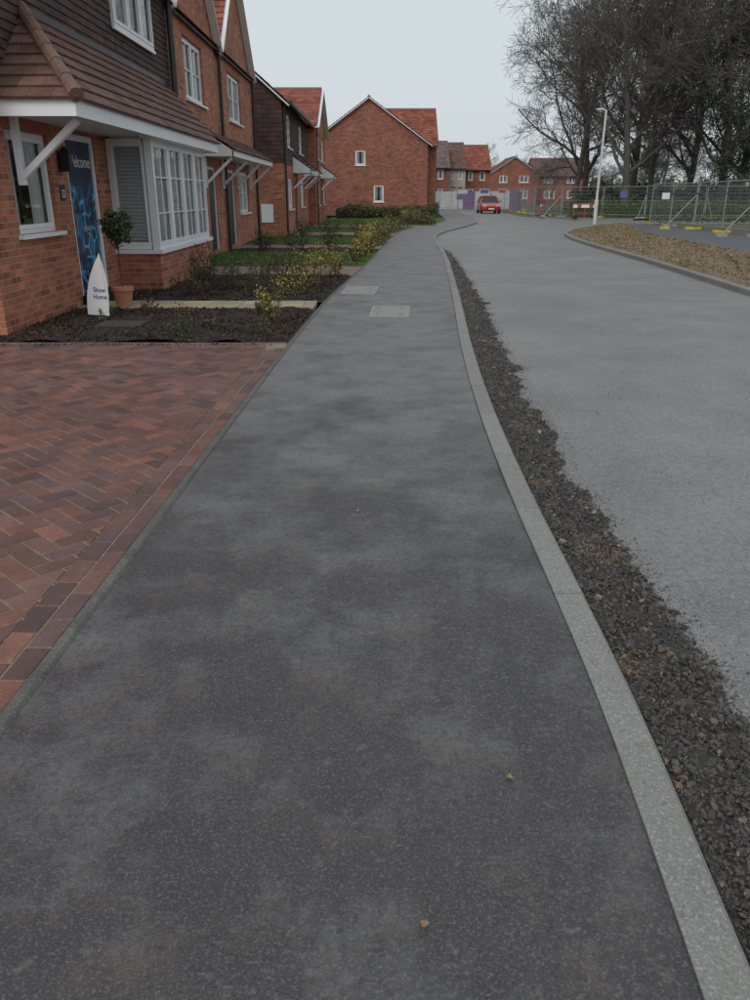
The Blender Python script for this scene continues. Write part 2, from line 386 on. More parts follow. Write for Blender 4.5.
def kerb(name,pts,width,ztop,zbot,mat,L=.915,cham=.015,s0=0):
    pts=[V((p[0],p[1],0)) for p in pts]; cum=[0]
    for a,b in zip(pts,pts[1:]): cum.append(cum[-1]+(b-a).length)
    xs=[p.x for p in pts];ys=[p.y for p in pts]
    at=lambda s: V((np.interp(s,cum,xs),np.interp(s,cum,ys),0))
    vs=[];fs=[];cs=[];s=s0
    while s<cum[-1]-.05:
        e=min(s+L,cum[-1]); k=len(vs); jx=random.uniform(-.002,.002); zt=ztop+random.uniform(-.002,.002)
        ns=3; sec=[at(s+.0015+(e-s-.003)*i/ns) for i in range(ns+1)]
        for ii,p in enumerate(sec):
            d=(sec[min(ii+1,ns)]-sec[max(ii-1,0)]).normalized(); r=V((d.y,-d.x,0))
            for (w,z) in((jx,zbot),(jx,zt),(width-cham+jx,zt),(width+jx,zt-cham),(width+.008+jx,zbot)):
                q=p+r*w; vs.append((q.x,q.y,z))
        for m in range(ns):
            for i in range(5): j=(i+1)%5; fs.append((k+m*5+i,k+m*5+j,k+m*5+5+j,k+m*5+5+i))
        fs.append(tuple(k+i for i in range(4,-1,-1)));fs.append(tuple(k+5*ns+i for i in range(5)))
        t=random.uniform(.9,1.08); cs+= [(t,t,t)]*(5*(ns+1))
        s=e
    return meshobj(name,vs,fs,mat,colors=np.array(cs))

_bm=bmesh.new(); bmesh.ops.create_icosphere(_bm,subdivisions=1,radius=1.0)
ICO_V=np.array([v.co[:] for v in _bm.verts]); ICO_F=np.array([[v.index for v in f.verts] for f in _bm.faces]); _bm.free()
def randrot(n):
    q=rng.normal(size=(n,4)); q/=np.linalg.norm(q,axis=1)[:,None]; w,x,y,z=q.T
    return np.stack([1-2*(y*y+z*z),2*(x*y-z*w),2*(x*z+y*w),2*(x*y+z*w),1-2*(x*x+z*z),2*(y*z-x*w),2*(x*z-y*w),2*(y*z+x*w),1-2*(x*x+y*y)],1).reshape(n,3,3)
def stones(name,pos,size,mat,cols,parent=None,flat=.75,elong=1.3):
    n=len(pos); v=ICO_V[None]*(1+rng.uniform(-.25,.25,(n,12,1)))
    v=v*np.stack([size*rng.uniform(.8,elong,n),size*rng.uniform(.7,1,n),size*rng.uniform(.5,.9,n)*flat],1)[:,None,:]
    v=np.einsum('nij,nkj->nki',randrot(n),v)+pos[:,None,:]
    f=(ICO_F[None]+np.arange(n)[:,None,None]*12).reshape(-1,3)
    c=np.repeat(cols,12,0)
    return meshobj(name,v.reshape(-1,3).tolist(),f.tolist(),mat,parent=parent,colors=c)
def leaves(name,pos,size,mat,cols,parent=None,up=None,asp=.5):
    n=len(pos); t=np.array([[-1,0,0],[0,-asp,.1],[1,0,0],[0,asp,.1]])
    v=t[None]*np.asarray(size)[:,None,None] if np.ndim(size) else np.repeat(t[None]*size,n,0)
    v=np.einsum('nij,nkj->nki',randrot(n),v)+pos[:,None,:]
    f=np.arange(n*4).reshape(n,4)
    return meshobj(name,v.reshape(-1,3).tolist(),f.tolist(),mat,parent=parent,colors=np.repeat(cols,4,0))
def grey(n,a,b,tint=(1,1,1)):
    return rng.uniform(a,b,(n,1))*np.array(tint)[None]

# ------------------------------------------------------------------ ground, roads, pavements
meshobj('ground',[(-900,-300,-.16),(900,-300,-.16),(900,1500,-.16),(-900,1500,-.16)],[(0,1,2,3)],M_rough)
strip('road',lambda y:K(y)+.1,lambda y:(R_(y)+.1 if y<46 else 40.) ,-6,46,-.085,M_road)
strip('side_road',lambda y:K(y)+.1,lambda y:60.,46,54,-.085,M_road)
strip('far_road',lambda y:K(y)+.1,lambda y:K(y)+6.5,54,150,-.085,M_road,step=2)
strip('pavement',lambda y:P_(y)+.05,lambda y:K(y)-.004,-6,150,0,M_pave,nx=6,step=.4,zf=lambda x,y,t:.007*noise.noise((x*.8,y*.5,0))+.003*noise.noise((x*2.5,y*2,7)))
ys=np.arange(-6,150,.3)
kerb('kerb',[(K(y),y) for y in ys],.122,.01,-.2,M_kerb,s0=.55)
ysr=[y for y in np.arange(-6,46.2,.4)]
kerb('kerb',[(R_(y),y) for y in ysr][::-1],.125,.02,-.2,M_kerb)
kerb('edging',[(P_(y),y) for y in np.arange(-6,52,.4)],.05,.008,-.1,M_edging)
kerb('edging',[(-4.18,8.5),(-2.5,8.5),(-.95,8.5)],.05,.004,-.1,M_edging)
def vz(x,y,t):
    return .05*math.sin(math.pi*t)+.05*noise.noise((x*1.5,y*1.2,3))+.035*noise.noise((x*5,y*5,1))
strip('verge_soil',lambda y:R_(y)-.0,F_,-6,46.5,.0,M_soil,nx=16,step=.25,zf=vz)
strip('footpath',lambda y:F_(y),lambda y:13.6+.02*y,-6,44.5,.012,M_path2)
strip('grass_margin',lambda y:13.6+.02*y,lambda y:70.,-6,45.5,.0,M_rough,step=2)
isl=[(60,54),(17,54.5),(13.5,56),(11.8,59),(11.2,64),(12.2,85),(14,130),(60,130)]
meshobj('grass_verge',[(x,y,.0) for x,y in isl],[tuple(range(len(isl)-1,-1,-1))],M_rough)
kerb('kerb',isl[1:7],.125,.02,-.2,M_kerb)

# block paving drive
bm=bmesh.new(); cl=bm.loops.layers.float_color.new('Col')
def block(cx,cy,w,l,ang):
    c,s=math.cos(ang),math.sin(ang); g=.003;ch=.005
    def pt(a,b,z): return bm.verts.new((cx+a*c-b*s,cy+a*s+b*c,z))
    zt=random.uniform(-.0015,.0015); w2=w/2-g;l2=l/2-g
    o=[pt(a*l2,b*w2,-.014) for a,b in((-1,-1),(1,-1),(1,1),(-1,1))]
    m=[pt(a*l2,b*w2,zt-ch) for a,b in((-1,-1),(1,-1),(1,1),(-1,1))]
    t=[pt(a*(l2-ch),b*(w2-ch),zt) for a,b in((-1,-1),(1,-1),(1,1),(-1,1))]
    h=random.random(); s_=random.uniform(.75,1.2)
    k=(1,1,1) if h<.5 else ((.74,.82,.92) if h<.8 else (1.22,1.08,.95))
    k=(k[0]*s_,k[1]*s_,k[2]*s_,1)
    fs=[bm.faces.new(t)]
    for i in range(4):
        j=(i+1)%4; fs.append(bm.faces.new((o[i],o[j],m[j],m[i]))); fs.append(bm.faces.new((m[i],m[j],t[j],t[i])))
    for f in fs:
        for lp in f.loops: lp[cl]=k
a45=math.radians(45+1.9); ca,sa=math.cos(a45),math.sin(a45)
for i in range(-110,110):
    for j in range(-110,110):
        k=(i-j)%4
        if k==0: lx,ly,r=(i+1)*.1,(j+.5)*.1,0
        elif k==3: lx,ly,r=(i+.5)*.1,(j+1)*.1,math.pi/2
        else: continue
        x=lx*ca-ly*sa-4; y=lx*sa+ly*ca+4
        if x<-7.6 or x>-.9 or y<-.6 or y>8.6: continue
        block(x,y,.1,.2,a45+r)
off=.205
a=V((P_(0)-off,0,0)); b=V((P_(8)-off,8,0)); d=(b-a).normalized(); no=V((d.y,-d.x,0))
for co,n_ in((a,no),(V((0,8.24,0)),V((0,1,0))),(V((-7.5,0,0)),V((-1,0,0))),(V((0,-.5,0)),V((0,-1,0)))):
    bmesh.ops.bisect_plane(bm,geom=bm.verts[:]+bm.edges[:]+bm.faces[:],plane_co=co,plane_no=n_,clear_outer=True)
an=math.atan2(d.y,d.x)
for row in range(2):
    s=-.4+row*.1
    while s<8.15:
        p=a+d*s+no*(.05+.1*row); block(p.x,p.y,.1,.2,an); s+=.2
for row in range(2):
    x=-1.25-row*.1
    while x>-7.6:
        block(x,8.29+.1*row,.1,.2,0); x-=.2
me=bpy.data.meshes.new('block_paving_driveway'); bm.to_mesh(me); bm.free(); me.materials.append(M_block)
drv=bpy.data.objects.new('block_paving_driveway',me); COL.objects.link(drv)
strip('driveway_joint_sand',lambda y:-9.5,lambda y:P_(y)-.002,-6,8.45,-.0048,M_sand,step=1)

WX=lambda y:-4.18 if y<31 else -3.3
def zone(name,y0,y1,mat,z,rough=0,xl=None):
    xl=xl or WX
    zf=(lambda x,y,t: rough*(.6+noise.noise((x*3,y*3,0))+.5*noise.noise((x*9,y*9,0)))*min(1,8*min(t,1-t)+.1)) if rough else None
    strip(name,xl,lambda y:P_(y)-.002,y0,y1,z,mat,nx=40 if rough else 1,step=.1 if rough else .5,zf=zf)
zone('mulch_bed',8.50,11.15,M_mulch,-.01,.045)
zone('mulch_bed',11.95,16.0,M_mulch,-.01,.05)
zone('paved_drive',16.0,18.2,M_pinkdrive,0)
zone('lawn',18.2,22.6,M_grass,.01)
zone('mulch_bed',22.6,24.2,M_mulch,-.01,.06)
zone('paved_drive',24.2,26.2,M_pinkdrive,0)
zone('lawn',26.2,30.5,M_grass,.01)
zone('mulch_bed',30.5,32,M_mulch,-.01,.06)
zone('paved_drive',32,35,M_pinkdrive,0)
zone('lawn',35,40,M_grass,.01)
zone('paved_drive',40,43,M_pinkdrive,0)
zone('lawn',43,57.8,M_grass,.01,xl=lambda y:-3)
bm_v=[];bm_f=[];bm_c=[]
def slab(x0,x1,y0,y1,z0,z1):
    k=len(bm_v); g=.004
    for x,y,z in((x0+g,y0+g,z0),(x1-g,y0+g,z0),(x1-g,y1-g,z0),(x0+g,y1-g,z0),(x0+g,y0+g,z1),(x1-g,y0+g,z1),(x1-g,y1-g,z1),(x0+g,y1-g,z1)): bm_v.append((x,y,z))
    for q in((4,5,6,7),(0,1,5,4),(1,2,6,5),(2,3,7,6),(3,0,4,7)): bm_f.append(tuple(k+i for i in q))
    t=random.uniform(.8,1.1); bm_c.extend([(t,t,t*.97)]*8)
x=-4.18
while x<-1.0:
    for y0,y1 in((11.15,11.55),(11.55,11.95)): slab(x,min(x+.45,-.86),y0,y1,-.05,.02)
    x+=.45
meshobj('slab_path',bm_v,bm_f,M_slab,colors=np.array(bm_c))
bm_v=[];bm_f=[];bm_c=[]
slab(-3.35,-2.8,9.4,9.85,-.05,.04)
meshobj('stepping_stone',bm_v,bm_f,M_edging,colors=np.array(bm_c)*.5)
def cover(x0,x1,y0,y1,ang):
    b=B('inspection_cover',((x0+x1)/2,(y0+y1)/2,0))
    cx,cy=(x0+x1)/2,(y0+y1)/2
    u=V((math.cos(ang),math.sin(ang),0)); F=Fr((cx,cy,0),u,(-u.y,u.x,0)); w=(x1-x0)/2;l=(y1-y0)/2
    b.box('frame',M_galv,F,-w,w,-.02,.009,-l,l)
    b.box('lid',M_cover,F,-w+.025,w-.025,.009,.012,-l+.03,-.01); b.box('lid',M_cover,F,-w+.025,w-.025,.009,.012,.01,l-.03)
    for s in(-1,1):
        for q in(-.5,.5): b.box('keyhole',M_black,F,s*w*.6-.02,s*w*.6+.02,.012,.0135,q*l-.03,q*l+.03)
    b.finish()
cover(-.06,.47,10.35,11.45,-.05); cover(-.52,.04,12.85,14.05,-.08)

# ------------------------------------------------------------------ gravel strip along the kerb
def gz(x,y,t): return .055*(1-t)**1.2*max(0,1-y/26)+.012*noise.noise((x*12,y*12,0))+.008*noise.noise((x*40,y*40,0))
def gw(y): return .30*(1+.3*noise.noise((0,y*1.0,5))+.25*noise.noise((0,y*3.5,9))+.15*noise.noise((0,y*11,2)))*(1 if y<12 else max(.15,1-(y-12)/18))
strip('gravel_strip',lambda y:K(y)+.13,lambda y:K(y)+.13+gw(y),-1,28,-.078,M_gravelbed,nx=14,step=.04,zf=gz)
n=27000
yy=.7+ (rng.random(n)**1.9)*22
tt=rng.random(n)**1.05*1.12
kx=np.array([K(y) for y in yy]); gwv=np.array([gw(y) for y in yy])
xx=kx+.135+tt*gwv
zz=-.078+.055*np.clip(1-tt,0,1)**1.2*np.clip(1-yy/26,0,1)+.002
sz=rng.uniform(.003,.009,n)*(1+yy*.09); big=rng.random(n)<.05; sz[big]*=1.8
cc=grey(n,.4,1.6,(1,.96,.91)); lt=rng.random(n)<.05; cc[lt]*=2.2
br=np.array([noise.noise((a*3.2,b*3.2,4))+.25*noise.noise((a*14,b*14,4)) for a,b in zip(xx,yy)])>.36; cc[br]*=np.array([1.7,1.38,1.12])
stones('loose_gravel',np.stack([xx,yy,zz],1),sz,M_stone,cc)
n=7000
yy=.9+(rng.random(n)**1.6)*24; kx=np.array([K(y) for y in yy]); gwv=np.array([gw(y) for y in yy])
xx=kx+.13+gwv+np.abs(rng.normal(0,.06,n)); far=rng.random(n)<.05; xx[far]=kx[far]+rng.uniform(.4,5,far.sum())
sz=rng.uniform(.0015,.0055,n)*(1+yy*.04)
stones('road_chippings',np.stack([xx,yy,np.full(n,-.083)],1),sz,M_stone,grey(n,.8,2.6,(1,.93,.85)))
n=420
yy=1+(rng.random(n)**1.3)*14
xx=np.array([P_(y)+.1+rng.random()**.7*(K(y)-P_(y)-.12) for y in yy])
stones('pavement_grit',np.stack([xx,yy,np.full(n,.006)],1),rng.uniform(.001,.0032,n),M_stone,grey(n,.8,4.2,(1,.93,.85)))
for (x,y) in((.108,1.255),(.37,1.72),(-.09,3.66),(-.28,4.6)):
    vs=[];k=9
    for i in range(k):
        t=2*math.pi*i/k; r=.007*(1+.35*math.sin(3*t+x*9)); vs.append((x+1.3*r*math.cos(t),y+1.3*r*math.sin(t),.010+.0025*math.sin(2*t)))
    vs.append((x,y,.009)); meshobj('fallen_leaf',vs,[(i,(i+1)%k,k) for i in range(k)],M_deadleaf)

def chips(y0,y1,n,sz,z=.035):
    yy=rng.uniform(y0,y1,n); xx=np.array([-4.15+rng.random()*(P_(y)-.05+4.15) for y in yy])
    stones('bark_chips',np.stack([xx,yy,np.full(n,z)+rng.uniform(-.012,.012,n)],1),rng.uniform(sz*.5,sz*1.3,n),M_chip,grey(n,.35,1.9,(1,.95,.9)),flat=.35,elong=2.2)
chips(8.53,11.1,6500,.016,.02); chips(12,15.95,5000,.02,.025)
n=260
stones('bark_litter',np.stack([rng.uniform(-4,-1.1,n),8.43-np.abs(rng.normal(0,.06,n)),np.full(n,.006)],1),rng.uniform(.004,.011,n),M_chip,grey(n,.5,1.6),flat=.35,elong=2)
def blades(y0,y1,n,h=.05):
    yy=rng.uniform(y0,y1,n); xx=np.array([WX(y)+rng.random()*(P_(y)-.03-WX(y)) for y in yy])
    a=rng.uniform(0,6.28,n); w=.012; dx,dy=np.cos(a)*w,np.sin(a)*w; hh=h*rng.uniform(.5,1.3,n)
    lx,ly=rng.normal(0,.02,n),rng.normal(0,.02,n)
    v=np.stack([np.stack([xx-dx,yy-dy,np.full(n,.01)],1),np.stack([xx+dx,yy+dy,np.full(n,.01)],1),np.stack([xx+lx,yy+ly,.01+hh],1)],1)
    meshobj('grass_blades',v.reshape(-1,3).tolist(),np.arange(3*n).reshape(n,3).tolist(),M_blade,colors=np.repeat(grey(n,.6,1.5),3,0))
blades(18.3,22.5,16000); blades(26.3,30.4,12000,.06); blades(35.1,39.9,8000,.07); blades(43.1,52,6000,.08)
n=6000; yy=rng.uniform(8,44,n); t=rng.random(n); rr=np.array([R_(y)+.15 for y in yy]); ff=np.array([F_(y) for y in yy]); xx=rr+(ff-rr)*t
zz=np.array([vz(x,y,s) for x,y,s in zip(xx,yy,t)])
stones('verge_clods',np.stack([xx,yy,zz],1),rng.uniform(.012,.06,n),M_clod,grey(n,.5,1.5),flat=.6)
n=4500; cx=rng.integers(0,110,n); cyy=rng.uniform(9,44,110); ct=rng.random(110)
yy=cyy[cx]+rng.normal(0,.3,n); tt=np.clip(ct[cx]+rng.normal(0,.05,n),.06,.98); rr=np.array([R_(y) for y in yy]); ff=np.array([F_(y) for y in yy]); xx=rr+(ff-rr)*tt
zz=np.array([vz(x,y,s) for x,y,s in zip(xx,yy,tt)])
leaves('verge_grass_tufts',np.stack([xx,yy,zz+.02],1),rng.uniform(.02,.06,n),M_blade,grey(n,.7,1.6,(1.7,1,.9)),asp=.15)

# ------------------------------------------------------------------ shrubs
def shrub(name,x,y,r,h,n,mat,cr=(.6,1.5),ls=.022,bare=0,z0=.02,tint=(1,1,1),mat2=None):
    e=empty(name,(x,y,z0)); nst=max(8,int(14*r/.3))
    tips=[];sv=[];sf=[]
    for i in range(nst):
        a=random.uniform(0,6.28); q=math.sqrt(random.random())
        tip=V((x+r*q*math.cos(a),y+r*q*math.sin(a),z0+h*(1-.45*q*q)*random.uniform(.7,1.1)))
        base=V((x+.15*r*math.cos(a),y+.15*r*math.sin(a),z0-.03)); mid=(base+tip)/2+V((random.uniform(-.1,.1)*r,random.uniform(-.1,.1)*r,.05*h))
        tips.append((base,mid,tip))
        for p,q2 in((base,mid),(mid,tip)):
            k=len(sv); d=(q2-p).normalized();o=d.orthogonal().normalized()*.005;o2=d.cross(o)
            for c in(p,q2):
                for s in(o,-.5*o+.87*o2,-.5*o-.87*o2): sv.append(tuple(c+s))
            for i2 in range(3): j=(i2+1)%3; sf.append((k+i2,k+j,k+3+j,k+3+i2))
    meshobj('stems',sv,sf,M_stem,parent=e)
    pos=[]
    for i in range(n):
        b_,m_,t_=random.choice(tips); f=random.random()**.6
        p=(b_.lerp(m_,f*2) if f<.5 else m_.lerp(t_,f*2-1))
        s=r*.13; pos.append((p.x+random.gauss(0,s),p.y+random.gauss(0,s),max(z0+.01,p.z+random.gauss(0,s))))
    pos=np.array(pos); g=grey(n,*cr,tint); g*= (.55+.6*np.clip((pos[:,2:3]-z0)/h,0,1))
    if mat2:
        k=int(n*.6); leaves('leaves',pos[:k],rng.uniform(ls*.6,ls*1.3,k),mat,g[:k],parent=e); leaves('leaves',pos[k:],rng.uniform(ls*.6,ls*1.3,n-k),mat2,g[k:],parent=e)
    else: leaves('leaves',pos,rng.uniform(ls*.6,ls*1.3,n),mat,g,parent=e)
    return e
shrub('yellow_shrub',-1.25,9.75,.24,.6,650,M_yel,mat2=M_leaf,ls=.018)
for x,y in((-1.55,10.9),(-1.9,9.3),(-2.5,10.4),(-3.0,10.6),(-3.5,10.2),(-2.2,8.9),(-1.3,8.9)):
    shrub('garden_shrub',x,y,random.uniform(.1,.18),random.uniform(.12,.22),130,random.choice([M_leaf,M_leaf,M_red]),ls=.02)
for x,y,r,h,m,m2 in((-1.3,12.4,.3,.5,M_yel,M_leaf),(-1.05,13.6,.3,.6,M_yel,M_leaf),(-.95,15.2,.33,.7,M_yel,M_yel),(-1.4,14.7,.3,.6,M_leaf,M_yel),(-.8,16.2,.3,.6,M_yel,M_leaf),(-1.9,12.6,.35,.42,M_leaf,M_red),(-2.4,13.4,.4,.5,M_leaf,M_leaf),(-2.9,12.5,.35,.35,M_red,M_leaf),(-3.1,14.2,.35,.5,M_leaf,M_leaf),(-2.2,15.0,.4,.45,M_red,M_leaf),(-3.2,15.6,.4,.7,M_leaf,M_leaf),(-1.8,15.7,.35,.55,M_leaf,M_red)):
    shrub('garden_shrub',x,y,r,h,420,m,mat2=m2,ls=.022)
for x,y,r,h,m,m2 in((-.45,19.0,.3,.6,M_yel,M_leaf),(-.3,20.5,.35,.7,M_yel,M_yel),(-.15,22,.35,.6,M_leaf,M_yel),(-.2,23.3,.4,.8,M_yel,M_yel),(-1.2,23.4,.4,.6,M_leaf,M_leaf),(-2.2,23.3,.45,.55,M_leaf,M_red),(-3.2,23.4,.45,.6,M_leaf,M_leaf),(.1,25.5,.4,.7,M_yel,M_leaf),(.2,27,.4,.7,M_leaf,M_yel),(.3,29,.45,.75,M_yel,M_leaf),(.4,31,.45,.8,M_leaf,M_yel),(-.6,31.3,.5,.7,M_leaf,M_red),(-1.7,31.3,.5,.7,M_leaf,M_leaf),(-2.7,31.2,.5,.8,M_leaf,M_leaf),(.7,34,.5,.8,M_leaf,M_yel),(1.0,37,.5,.8,M_red,M_leaf),(1.5,40,.5,.8,M_leaf,M_leaf)):
    shrub('garden_shrub',x,y,r,h,300,m,mat2=m2,ls=.035)
def hedge(name,x0,x1,y0,y1,h,n,mat=M_leaf,ls=.07,tint=(1,1,1)):
    p=np.stack([rng.uniform(x0,x1,n),rng.uniform(y0,y1,n),rng.random(n)**.7],1)
    hh=np.array([h*(.75+.5*noise.noise((a*.5,b*.5,2))+.25*noise.noise((a*2,b*2,2))) for a,b in p[:,:2]])
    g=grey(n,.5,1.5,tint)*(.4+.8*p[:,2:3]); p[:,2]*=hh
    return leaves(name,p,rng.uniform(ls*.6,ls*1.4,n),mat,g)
hedge('hedge',-2.6,4.2,54.5,56.3,1.0,6000,tint=(1.4,1.0,.9))
hedge('hedge',1.8,3.2,43,52,.7,3500,M_leaf,.06,(1.6,1,.8))
hedge('hedge',1.6,2.6,45,53,.7,1500,M_yel,.05,(.7,.7,.8))

# ------------------------------------------------------------------ house 1 (nearest)
H=B('brick_house',(-8,13,0)); F=front(-4.2); root=H.root
win=(9.75,11.0,1.05,2.2); door=(11.55,12.75,.1,2.28); bayh=(13.42,17.25,.66,2.28)
H.wall(F,9,18,0,2.62,[win,door,bayh],M_brick)
H.window(F,*win,cols=1,curt=.3,back=M_dark,q=.05)
H.wall(F,9,18,2.62,5.3,[(14.3,16.7,4.0,5.2)],M_brick,d=-.03)
S=side(9); H.wall(S,-12,-4.2,0,5.3,[],M_brick)
H.poly('walls',M_brick,[S(-12,5.3),S(-4.2,5.3),S(-8.1,8.6)])
H.poly('walls',M_brick,[V((-12,9,0)),V((-12,18,0)),V((-12,18,5.3)),V((-12,9,5.3))])
H.poly('walls',M_brick,[V((-12,18,0)),V((-4.2,18,0)),V((-4.2,18,5.3)),V((-12,18,5.3))])
H.window(F,14.3,16.7,4.0,5.2,cols=3,d=.06,bars=0,sill=True,curt=.1,back=M_curtain,q=.05)
tiles(root,'hung_tiles',(-4.205,9,2.62),(0,1,0),(0,0,1),[(0,0),(9,0),(9,2.68),(0,2.68)],.165,.105,T_DARK,thick=.022,holes=[(5.3,7.7,1.38,2.6)])
tiles(root,'roof',(-3.85,8.9,5.15),(0,1,0),(-4.25,0,3.5),[(0,0),(9.1,0),(9.1,5.5),(0,5.5)],.3,.3,T_BROWN)
H.box('gutter',M_black,F,9,18,5.12,5.24,.33,.45)
H.box('door_frame',M_white,F,11.55,11.63,.1,2.28,-.1,-.02); H.box('door_frame',M_white,F,12.67,12.75,.1,2.28,-.1,-.02); H.box('door_frame',M_white,F,11.63,12.67,2.2,2.28,-.1,-.02)
H.box('door',M_doorg,F,11.63,12.67,.16,2.2,-.09,-.05)
H.box('door_step',M_edging,F,11.5,12.8,0,.14,-.1,.25)
H.box('door_handle',M_galv,F,11.7,11.73,1.0,1.25,-.05,-.01)
H.box('letterbox',M_galv,F,12.0,12.3,1.0,1.06,-.05,-.035)
H.box('house_number_plate',M_door,F,11.17,11.35,1.42,1.62,0,.012)
H.box('wall_lantern',M_black,F,11.22,11.34,1.78,2.02,.02,.16); H.box('wall_lantern',M_black,F,11.26,11.30,1.98,2.03,0,.03)
H.cyl('wall_lantern',M_black,F(11.28,2.02,.09),F(11.28,2.09,.09),.08,.01,6)
Fb=front(-3.5); Sn=side(13.3); Sf=Fr((0,17.4,0),(1,0,0),(0,1,0))
H.wall(Fb,13.3,17.4,0,.6,[],M_brick,pn='bay_base'); H.wall(Sn,-4.2,-3.5,0,.6,[],M_brick,pn='bay_base'); H.wall(Sf,-4.2,-3.5,0,.6,[],M_brick,pn='bay_base')
H.box('bay_sill',M_white,Fb,13.24,17.46,.6,.665,-.7,.06)
H.window(Fb,13.3,17.4,.67,2.3,cols=4,d=.0,bars=2,sill=False,curt=0,head=False,back=M_curtain,bd=.12,q=.05)
H.window(Sn,-4.19,-3.56,.67,2.3,cols=1,d=.0,bars=0,sill=False,curt=0,head=False,back=M_curtain,bd=.12,q=.05)
H.window(Sf,-4.19,-3.56,.67,2.3,cols=1,d=.0,bars=2,sill=False,curt=0,head=False,back=M_curtain,bd=.12)
H.box('bay_post',M_white,Fb,13.28,13.38,.665,2.32,-.1,.02)
def shut(Fx,a,b_):
    for e in(a,b_-.04): H.box('shutters',M_white,Fx,e,e+.04,.78,2.2,-.085,-.065)
    z=.8
    while z<2.18:
        H.hexa('shutters',M_white,[Fx(a+.04,z,-.07),Fx(b_-.04,z,-.07),Fx(b_-.04,z+.035,-.09),Fx(a+.04,z+.035,-.09),Fx(a+.04,z+.008,-.07),Fx(b_-.04,z+.008,-.07),Fx(b_-.04,z+.043,-.09),Fx(a+.04,z+.043,-.09)]); z+=.055
for k in range(4):
    a=13.42+k*.985; shut(Fb,a,a+.46); shut(Fb,a+.47,a+.93)
shut(Sn,-4.12,-3.63)
H.box('canopy_fascia',M_white,front(-3.27),9.5,17.8,2.3,2.48,-.03,0)
H.box('canopy_fascia',M_white,side(9.5),-4.19,-3.3,2.3,2.48,-.03,0)
H.box('canopy_soffit',M_white,front(-4.2),9.53,17.77,2.34,2.36,.005,.9)
H.box('canopy_fascia',M_white,front(-3.55),12.9,17.6,2.3,2.34,0,.26)
sl=V((-.97,0,1.05))
tiles(root,'canopy_roof',(-3.23,9.45,2.47),(0,1,0),sl,[(0,0),(8.4,0),(8.4,sl.length),(1.3,sl.length)],.27,.2,T_BROWN,thick=.03)
s2=V((0,1.3,1.05))
tiles(root,'canopy_roof',(-3.23,9.45,2.47),(-1,0,0),s2,[(0,0),(.97,0),(.97,s2.length)],.27,.2,T_BROWN,thick=.03)
p0=V((-3.23,9.45,2.5));p1=V((-4.2,10.75,3.56))
for k in range(6): H.cyl('hip_tiles',M_ridge,p0.lerp(p1,k/6),p0.lerp(p1,(k+1)/6+.01),.085,.075,10)
H.box('canopy_flashing',M_door,F,10.7,17.8,3.5,3.6,-.02,.03)
H.box('canopy_verge',M_white,Fr((0,17.8,0),(1,0,0),(0,1,0)),-4.2,-3.3,2.3,2.44,0,.03)
H.beam('canopy_bracket',M_white,(-4.15,9.95,1.68),(-3.42,9.95,2.3),.07,.09,(0,1,0))
H.box('canopy_bracket',M_white,F,9.91,9.99,1.6,2.34,.003,.08)
H.cyl('downpipe',M_black,(-4.1,17.9,0),(-4.1,17.9,5.15),.045)
H.finish()
def text(body,loc,size,mat,parent,rot=(math.pi/2,0,math.pi/2),name='lettering'):
    cu=bpy.data.curves.new(name,'FONT'); cu.body=body; cu.size=size; cu.extrude=.002; cu.align_x='CENTER'
    cu.materials.append(mat); o=bpy.data.objects.new(name,cu); COL.objects.link(o); o.rotation_euler=rot
    if parent: o.parent=parent; o.location=V(loc)-V(parent.location)
    else: o.location=loc
    return o
text('Welcome',(-4.245,12.17,1.86),.225,M_white,root); text('32',(-4.183,11.26,1.46),.14,M_white,root)

b=B('potted_bay_tree',(-3.55,11.45,0))
b.cyl('pot',M_terra,(-3.55,11.3,.02),(-3.55,11.3,.26),.10,.14,16); b.cyl('pot_rim',M_terra,(-3.55,11.3,.24),(-3.55,11.3,.29),.155,.155,16); b.cyl('trunk',M_stem,(-3.55,11.3,.25),(-3.55,11.3,.95),.012,.01,6)
r_=b.finish()
n=1100; d_=rng.normal(size=(n,3)); d_/=np.linalg.norm(d_,axis=1)[:,None]; rad=.21*rng.random(n)**.35*(1+.2*np.sin(d_[:,0]*7+d_[:,2]*5))
pos=np.array([-3.55,11.3,1.08])+d_*rad[:,None]*np.array([1,1,1.15])
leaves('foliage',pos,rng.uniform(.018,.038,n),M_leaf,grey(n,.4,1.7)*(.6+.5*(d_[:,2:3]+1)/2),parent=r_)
b=B('feather_flag_sign',(-3.65,10.5,0))
F=Fr((-3.72,10.3,0),(.75,-.3,0),(.4,-.9,0))
prev=None
for i in range(17):
    t=i/16; z=.05+.72*t; l=.0+.26*t**2.2; r2=.34+.03*math.sin(t*3.1)-.05*t**3
    q=(F(l,z,0),F(r2,z+.05*t,0))
    if prev: b.poly('panel',M_white,[prev[0],prev[1],q[1],q[0]]); b.poly('panel_back',M_white,[p-F.n*.006 for p in(prev[0],q[0],q[1],prev[1])])
    prev=q
b.cyl('pole',M_black,F(.36,0,-.01),F(.31,.85,-.01),.008,n=6)
b.cyl('base',M_black,F(.25,0,-.02),F(.25,.04,-.02),.12,.1,12)
r_=b.finish()
text('Show\nHome',F(.225,.34,.006),.085,M_signblue,r_,rot=(math.pi/2,0,math.atan2(-.3,.75)))

